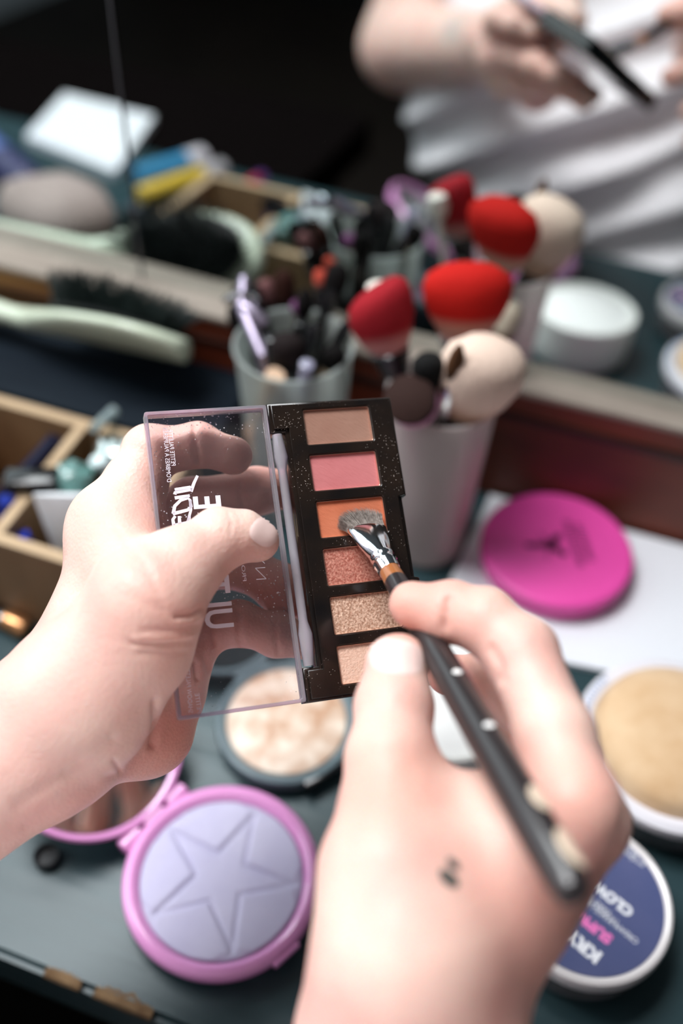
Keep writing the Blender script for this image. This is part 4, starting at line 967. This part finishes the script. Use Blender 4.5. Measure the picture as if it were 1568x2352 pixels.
# ------------------------------------------------------------------ the person: arms, hands, torso and shirt
M_skin, nt, b = nodes_of('skin')
b.inputs['Roughness'].default_value = .48; b.inputs['Subsurface Weight'].default_value = .35; b.inputs['Subsurface Radius'].default_value = (1, .32, .18); b.inputs['Subsurface Scale'].default_value = .004
b.inputs['Specular IOR Level'].default_value = .4
tc = nt.nodes.new('ShaderNodeTexCoord')
def nz(sc, det=3):
    n = nt.nodes.new('ShaderNodeTexNoise'); n.inputs['Scale'].default_value = sc; n.inputs['Detail'].default_value = det; nt.links.new(tc.outputs['Object'], n.inputs['Vector']); return n
rmp = nt.nodes.new('ShaderNodeValToRGB'); rmp.color_ramp.elements[0].position = .36; rmp.color_ramp.elements[1].position = .66
rmp.color_ramp.elements[0].color = (.82, .575, .49, 1); rmp.color_ramp.elements[1].color = (.79, .46, .395, 1); nt.links.new(nz(38).outputs['Fac'], rmp.inputs[0])
at_ = nt.nodes.new('ShaderNodeAttribute'); at_.attribute_name = 'flush'
mx = nt.nodes.new('ShaderNodeMix'); mx.data_type = 'RGBA'; nt.links.new(at_.outputs['Fac'], mx.inputs['Factor']); nt.links.new(rmp.outputs[0], mx.inputs['A']); mx.inputs['B'].default_value = (.70, .25, .18, 1)
nt.links.new(mx.outputs['Result'], b.inputs['Base Color'])
n1 = nz(420, 4); n2 = nt.nodes.new('ShaderNodeTexVoronoi'); n2.inputs['Scale'].default_value = 900; nt.links.new(tc.outputs['Object'], n2.inputs['Vector'])
ad = nt.nodes.new('ShaderNodeMath'); nt.links.new(n1.outputs['Fac'], ad.inputs[0]); nt.links.new(n2.outputs['Distance'], ad.inputs[1])
bp = nt.nodes.new('ShaderNodeBump'); bp.inputs['Strength'].default_value = .22; bp.inputs['Distance'].default_value = .0005; nt.links.new(ad.outputs[0], bp.inputs['Height']); nt.links.new(bp.outputs[0], b.inputs['Normal'])

V3 = lambda v: np.array(v, float)
toCam = lambda p: (V3(CPOS)-V3(p))/np.linalg.norm(V3(CPOS)-V3(p))
def bounds(pts, pad):
    P_ = np.array([list(p) for p, r in pts]); return P_.min(0)-pad, P_.max(0)+pad
# ---- left hand (holding the lid)
LW_ = (at(95, 1690, .293), .0235); LE = (Vector((-.272, -.055, .085)), .038); LS = (Vector((-.215, -.125, .33)), .050)
thumb = [(at(195, 1590, .288), .0205), (at(335, 1385, .281), .0150), (at(420, 1300, .287), .0118), (at(507, 1238, .2935), .0094), (at(560, 1232, .2955), .0077), (at(594, 1243, .2970), .0062)]
index = [(at(268, 1215, .312), .0124), (at(312, 1110, .318), .0102), (at(345, 1040, .322), .0092), (at(455, 1022, .3235), .0074), (at(535, 1047, .3235), .0064)]
middle = [(at(280, 1280, .328), .0125), (at(370, 1205, .333), .0095), (at(440, 1155, .334), .0085), (at(590, 1128, .337), .0082), (at(700, 1120, .340), .0070)]
ring_ = [(at(330, 1380, .332), .0120), (at(450, 1300, .338), .0090), (at(560, 1300, .333), .0082), (at(645, 1352, .331), .0083), (at(740, 1395, .333), .0070)]
pinky = [(at(400, 1500, .318), .0110), (at(470, 1450, .319), .0080), (at(548, 1432, .320), .0074), (at(635, 1458, .3215), .0073), (at(730, 1480, .3235), .0060)]
allp = thumb+index+middle+ring_+pinky+[LW_]
lo, hi = bounds(allp, .028)
fx = LW_[0].lerp(LE[0], .32); lo = np.minimum(lo, V3(fx)-.03); hi = np.maximum(hi, V3(fx)+.03)
S = SDF(lo, hi, .0009)
S.cone(LW_[0], LW_[0].lerp(LE[0], .40), .0225, .0272, .004, (V3(LW_[0])-V3(at(300, 1300, .33)) if False else toCam(LW_[0]), .86))
S.cone(LW_[0], thumb[0][0], .0222, .0205, .006)
S.cone(at(200, 1570, .300), index[0][0], .0165, .0118, .006); S.cone(LW_[0], at(310, 1330, .318), .0190, .0150, .008)
S.cone(LW_[0].lerp(at(95, 1720, .31), .5), ring_[0][0], .018, .0125, .012)
S.cone(at(180, 1680, .302), at(330, 1670, .318), .0165, .0140, .008)          # heel of the hand
S.cone(at(330, 1670, .318), pinky[0][0], .0140, .0100, .010); S.cone(at(412, 1590, .322), pinky[0][0], .0085, .0085, .005)
S.cone(thumb[0][0], at(318, 1490, .284), .0205, .0142, .007)                 # thenar pad
S.cone(at(318, 1490, .284), thumb[1][0], .0140, .0140, .006)
S.cone(thumb[1][0], index[0][0], .0100, .0110, .012); S.cone(index[0][0], middle[0][0], .0125, .0120, .010)
S.cone(middle[0][0], ring_[0][0], .0125, .0115, .010); S.cone(ring_[0][0], pinky[0][0], .0115, .0100, .010)
S.chain(thumb, .006, .002); S.chain(index, .004, .002); S.chain(middle, .003, .002); S.chain(ring_, .003, .002); S.chain(pinky, .003, .002)
def crease(A, B, nrm, rad, wd, dp): S.groove(V3(A), V3(B)-V3(A), nrm, rad, wd, dp)
tcx = toCam(index[2][0])
crease(at(450, 1025, .316), at(560, 1050, .316), tcx, .011, .0007, .0016); crease(at(385, 1040, .314), at(455, 1020, .314), tcx, .010, .0006, .0006)
crease(at(545, 1440, .314), at(640, 1465, .314), tcx, .009, .0006, .0008); crease(at(628, 1460, .315), at(730, 1480, .315), tcx, .009, .0006, .0006); crease(at(553, 1440, .314), at(640, 1465, .314), tcx, .009, .0006, .0006)
crease(at(490, 1440, .314), at(560, 1430, .314), tcx, .011, .0007, .0018)
crease(at(545, 1135, .328), at(640, 1125, .328), tcx, .010, .0006, .0007); crease(at(640, 1355, .324), at(700, 1380, .324), tcx, .010, .0006, .0006)
crease(at(420, 1415, .270), at(440, 1370, .270), tcx, .014, .0008, .0012); crease(at(380, 1475, .268), at(385, 1420, .268), tcx, .016, .0008, .0010); crease(at(370, 1510, .268), at(375, 1460, .268), tcx, .014, .0007, .0007)
crease(at(505, 1180, .284), at(560, 1200, .284), tcx, .008, .0005, .0004); crease(at(490, 1190, .284), at(545, 1210, .284), tcx, .008, .0005, .0004)
crease(at(355, 1665, .300), at(420, 1670, .300), tcx, .013, .0010, .0012); crease(at(268, 1765, .295), at(330, 1740, .295), tcx, .010, .0008, .0012)
meL = S.mesh('skin_left', 3)
# ---- right hand (holding the brush)
RW = (at(932, 2400, .232), .0238); RE = (Vector((.205, -.150, .115)), .040); RS = (Vector((.215, -.135, .33)), .050)
rth = [(at(938, 2190, .226), .0190), (at(895, 1985, .232), .0150), (at(900, 1850, .240), .0125), (at(898, 1740, .2465), .0112), (at(905, 1620, .2555), .0100), (at(910, 1530, .2625), .0086)]
rin = [(at(1318, 1850, .228), .0103), (at(1275, 1690, .240), .0098), (at(1195, 1500, .2545), .0098), (at(1110, 1425, .2605), .0088), (at(1035, 1405, .2650), .0084), (at(945, 1388, .2700), .0064)]
rmi = [(at(1352, 1890, .248), .0100), (at(1300, 1740, .268), .0095), (at(1200, 1610, .280), .0088), (at(1115, 1560, .288), .0080), (at(1030, 1550, .296), .0064)]
rri = [(at(1290, 1975, .262), .0100), (at(1240, 1830, .286), .0090), (at(1180, 1700, .298), .0082), (at(1150, 1660, .306), .0070)]
rpi = [(at(1225, 2050, .272), .0095), (at(1215, 1930, .296), .0080), (at(1180, 1830, .308), .0072), (at(1165, 1780, .316), .0060)]
lo, hi = bounds(rth+rin+rmi+rri+rpi+[RW], .028); fx = RW[0].lerp(RE[0], .25); lo = np.minimum(lo, V3(fx)-.03); hi = np.maximum(hi, V3(fx)+.03)
S = SDF(lo, hi, .0012)
S.cone(RW[0], RW[0].lerp(RE[0], .33), .0240, .0284, .004)
S.cone(RW[0], rth[0][0], .0225, .0195, .012); S.cone(RW[0], at(1175, 2080, .236), .0200, .0125, .010)
S.cone(at(1175, 2080, .236), rin[0][0], .0125, .0100, .007); S.cone(rth[0][0], at(1130, 1960, .238), .0170, .0120, .014)
S.cone(rth[1][0], at(1120, 1900, .244), .0120, .0090, .012); S.cone(at(1010, 1850, .245), at(1110, 1890, .244), .0085, .0090, .008); S.cone(at(1120, 1900, .244), at(1215, 1990, .246), .0100, .0110, .008)
S.cone(at(1080, 2200, .240), rmi[0][0], .0150, .0098, .007); S.cone(at(1070, 2230, .248), rri[0][0], .0150, .0098, .007); S.cone(at(1050, 2260, .252), rpi[0][0], .0150, .0090, .007)
S.chain(rth, .008, .003); S.chain(rin, .005, .002); S.chain(rmi, .003, .002); S.chain(rri, .003, .002); S.chain(rpi, .003, .002)
tcx = toCam(rin[2][0])
S.groove(V3(at(1028, 1400, .258)), V3(rin[5][0])-V3(rin[4][0]), tcx, .012, .0011, .0012)
for yy_ in (1770, 1790, 1812): S.groove(V3(at(900, yy_, .232)), V3(rth[3][0])-V3(rth[2][0]), tcx, .012, .0007, .0004)
meR = S.mesh('skin_right', 3)
# ---- arms, torso, neck (coarser)
T = SDF((-.36, -.32, -.42), (.36, .16, .52), .0055)
T.cone(LW_[0].lerp(LE[0], .25), LE[0], .0255, .036, .01); T.cone(LE[0], LS[0], .038, .048, .012)
T.cone(RW[0].lerp(RE[0], .18), RE[0], .0270, .036, .01); T.cone(RE[0], RS[0], .038, .048, .012)
for z, cy, rx, ry in ((-.30, -.10, .165, .10), (-.18, -.10, .150, .095), (-.05, -.105, .135, .085), (.08, -.12, .140, .085), (.20, -.13, .150, .088), (.30, -.14, .150, .080)):
    T.cone((-rx+ry, cy, z), (rx-ry, cy, z), ry, ry, .05)
T.cone((-.215, -.135, .345), (.215, -.145, .345), .050, .050, .05); T.cone((0, -.15, .36), (0, -.15, .50), .055, .052, .03)
meT = T.mesh('skin_torso', 2)
person = thing('person', 'person in white T-shirt holding a palette and dipping a makeup brush', 'person', (0, -.10, -.42))
me = join_meshes('body', [meT, meL, meR]); body = link('body', me, M_skin, person, True, smooth='all')
# natural flush of knuckles, fingertips and creases of the palm
co = np.empty(len(me.vertices)*3, np.float32); me.vertices.foreach_get('co', co); co = co.reshape(-1, 3)
# fine creases of the skin, pressed into the surface along short lines
no = np.empty(len(co)*3, np.float32); me.vertex_normals.foreach_get('vector', no); no = no.reshape(-1, 3)
dv = co-CPOS; dz = dv@CF; qx = 784+FPX*(dv@CR)/dz; qy = 1176-FPX*(dv@CU)/dz
front = ((no*-dv).sum(1) > 0) & (dz > .1) & (dz < .4)
def press(line, wd, dp, dmin=.1, dmax=.4):
    best = np.full(len(co), 1e9)
    for (ax_, ay_), (bx_, by_) in zip(line, line[1:]):
        L2 = (bx_-ax_)**2+(by_-ay_)**2; t = np.clip(((qx-ax_)*(bx_-ax_)+(qy-ay_)*(by_-ay_))/L2, 0, 1)
        best = np.minimum(best, np.hypot(qx-ax_-t*(bx_-ax_), qy-ay_-t*(by_-ay_)))
    m_ = front & (dz > dmin) & (dz < dmax) & (best < wd*3)
    co[m_] -= no[m_]*(dp*np.exp(-(best[m_]/wd)**2))[:, None].astype(np.float32)
press([(405, 1418), (440, 1414), (462, 1400)], 6, .0011); press([(405, 1428), (440, 1424), (462, 1412)], 10, -.0005)
press([(300, 1478), (370, 1480), (440, 1474)], 6, .0006); press([(310, 1466), (370, 1466), (438, 1462)], 7, -.0005); press([(320, 1500), (380, 1502), (430, 1498)], 6, .0004)
press([(330, 1448), (390, 1446), (450, 1436)], 6, .0004)
for k_ in range(5): press([(262+k_*13, 1205+k_*30), (300+k_*14, 1250+k_*26), (345+k_*8, 1300+k_*20)], 5, .00035)
press([(508, 1176), (516, 1200), (512, 1222)], 4, .0004); press([(522, 1178), (531, 1200), (528, 1224)], 4, .0004); press([(496, 1180), (500, 1205)], 4, .0003)
press([(447, 975), (450, 1020), (456, 1062)], 5, .0012, .29); press([(441, 1000), (443, 1045)], 4, .0004, .29); press([(388, 975), (386, 1020), (392, 1075)], 8, .0004, .29)
press([(543, 1400), (546, 1450), (552, 1492)], 4, .0008, .29); press([(551, 1402), (555, 1450), (560, 1490)], 4, .0006, .29); press([(630, 1425), (633, 1460), (640, 1502)], 5, .0007, .29)
press([(489, 1390), (487, 1430), (494, 1478)], 5, .0014, .29); press([(548, 1108), (551, 1140), (558, 1165)], 4, .0006, .29); press([(600, 1335), (604, 1360), (598, 1385)], 4, .0006, .29)
press([(357, 1615), (360, 1660), (350, 1712)], 9, .0014, .27); press([(262, 1748), (276, 1772)], 5, .0010, .26); press([(430, 1500), (450, 1530), (452, 1560)], 5, .0010, .29); press([(470, 1505), (478, 1540)], 5, .0008, .29)
press([(150, 1775), (215, 1735), (260, 1700)], 12, .0008); press([(40, 1850), (120, 1800), (180, 1760)], 16, .0007); press([(60, 1900), (150, 1850), (210, 1810)], 14, .0005)
press([(1032, 1375), (1026, 1405), (1022, 1440)], 9, .0012); press([(1128, 1490), (1150, 1530), (1150, 1560)], 10, .0010)
for yy_ in (1772, 1792, 1814): press([(850, yy_), (900, yy_+6), (945, yy_)], 7, .0003)
me.vertices.foreach_set('co', co.ravel()); me.update()
fl = np.zeros(len(co))
for p, r, a in ((at(905, 1800, .232), .015, .55), (at(1330, 1850, .215), .018, .45), (at(1060, 1440, .265), .016, .55), (at(940, 1400, .265), .014, .5), (at(1160, 2080, .225), .02, .4), (at(905, 1650, .25), .010, .25), (at(1240, 2090, .235), .03, .5), (at(1010, 1600, .29), .02, .6),
                (at(370, 1450, .27), .012, .3), (at(320, 1260, .30), .010, .4), (at(560, 1070, .32), .012, .4), (at(640, 1130, .335), .018, .45), (at(650, 1400, .33), .018, .55), (at(620, 1480, .32), .016, .45), (at(400, 1700, .31), .020, .5), (at(470, 1500, .32), .014, .45), (at(560, 1280, .29), .010, .25), (at(318, 1270, .305), .012, .5), (at(420, 1100, .32), .014, .3)):
    fl = np.maximum(fl, a*np.exp(-((co-V3(p))**2).sum(1)/r**2))
at2 = me.attributes.new('flush', 'FLOAT', 'POINT'); at2.data.foreach_set('value', fl.astype(np.float32))
# wrapped parts: nails and the small tattoo
from mathutils.bvhtree import BVHTree
def bvh_of(me_): return BVHTree.FromPolygons([v.co.copy() for v in me_.vertices], [tuple(p.vertices) for p in me_.polygons])
BV = bvh_of(me)
def wrap(name, cpx, u, v, mt, lift=.0004, sq=2.6, n=18, arch=0.0, parent=body):
    bm = bmesh.new(); G = {}
    for i in range(n+1):
        for j in range(n+1):
            a, b_ = i/n*2-1, j/n*2-1
            s_ = max((abs(a)**sq+abs(b_)**sq)**(1/sq), 1e-6); m_ = max(abs(a), abs(b_)); a, b_ = a*m_/s_, b_*m_/s_
            x, y = cpx[0]+u[0]*a+v[0]*b_, cpx[1]+u[1]*a+v[1]*b_
            r = (at(x, y, 1)-Vector(CPOS)).normalized(); hit = BV.ray_cast(Vector(CPOS), r)
            if hit[0] is None or (hit[0]-Vector(CPOS)).length > .45: G[i, j] = None; continue
            G[i, j] = bm.verts.new(hit[0]+hit[1]*(lift+arch*(1-min(1, m_)**4)))
    for i in range(n):
        for j in range(n):
            q = [G[i, j], G[i+1, j], G[i+1, j+1], G[i, j+1]]
            if all(q): bm.faces.new(q)
    bmesh.ops.recalc_face_normals(bm, faces=bm.faces)
    return from_bm(name, bm, mt, parent, False, smooth='all')
M_nail = mat('finger_nail', (.85, .63, .58), .30)
wrap('finger_nail', (607, 1222), (28, 18), (17, -26), M_nail, .0002, 2.6, arch=.0004)['label'] = 'short bare thumbnail of the left hand'
wrap('finger_nail', (908, 1508), (62, 6), (-4, -40), M_nail, .0001, 3.2, arch=.0002)['label'] = 'bare thumbnail of the right hand'
M_ink = mat('tattoo_ink', (.09, .085, .075), .6)
wrap('tattoo', (1030, 2018), (22, 8), (-5, -20), M_ink, .00015, 2.2, 8)['label'] = 'small dark tattoo on the back of the hand'
wrap('tattoo', (1040, 1985), (14, 5), (-4, -13), M_ink, .00015, 2.2, 8)
# ---- T-shirt
Tz = SDF((-.34, -.32, -.36), (.34, .10, .44), .0045)
# body of the shirt: looser than the torso, its front resting against the table edge, drawn in to the left low down
for z, x0, x1, cy, ry in ((-.34, -.17, .17, -.10, .11), (-.20, -.155, .17, -.08, .115), (-.08, -.145, .17, -.065, .122), (-.01, -.185, .175, -.060, .120), (.045, -.262, .18, -.072, .105), (.12, -.245, .19, -.100, .105), (.20, -.18, .185, -.135, .098), (.30, -.165, .165, -.150, .088)):
    Tz.cone((x0+ry, cy, z), (x1-ry, cy, z), ry, ry, .05)
Tz.cone((-.200, -.14, .345), (.200, -.15, .345), .058, .058, .05)
Tz.cone(LS[0], LS[0].lerp(LE[0], .50), .060, .066, .03); Tz.cone(RS[0], RS[0].lerp(RE[0], .50), .060, .066, .03)
X, Y, Z = np.meshgrid(*Tz.ax, indexing='ij')
# hanging folds sweeping from upper right down to the left, as pulled cloth does
s1 = (Z*1.0-X*.72); w1 = s1*125+2.2*np.sin(X*13+1)+Y*6; fold = .0120*(np.sqrt(np.sin(w1*.5)**2+.035)*2-1.1)+.0050*np.sin((Z*.9-X*.45)*105+2.5*np.sin(X*15))
fold *= np.clip((Y+.06)/.08, .25, 1)
Tz.d += fold.astype(np.float32)
# open below the neck, inner hollow so it is cloth not a block
meS = Tz.mesh('tshirt', 2)
sh_ = link('tshirt', meS, mat('white_cotton', (.76, .70, .73), .85, noise=(4, (.80, .76, .78), .3), bump=(900, .3, .0004), sheen=.2), person, True, smooth='all'); sh_['label'] = 'loose white cotton T-shirt with pulled folds'
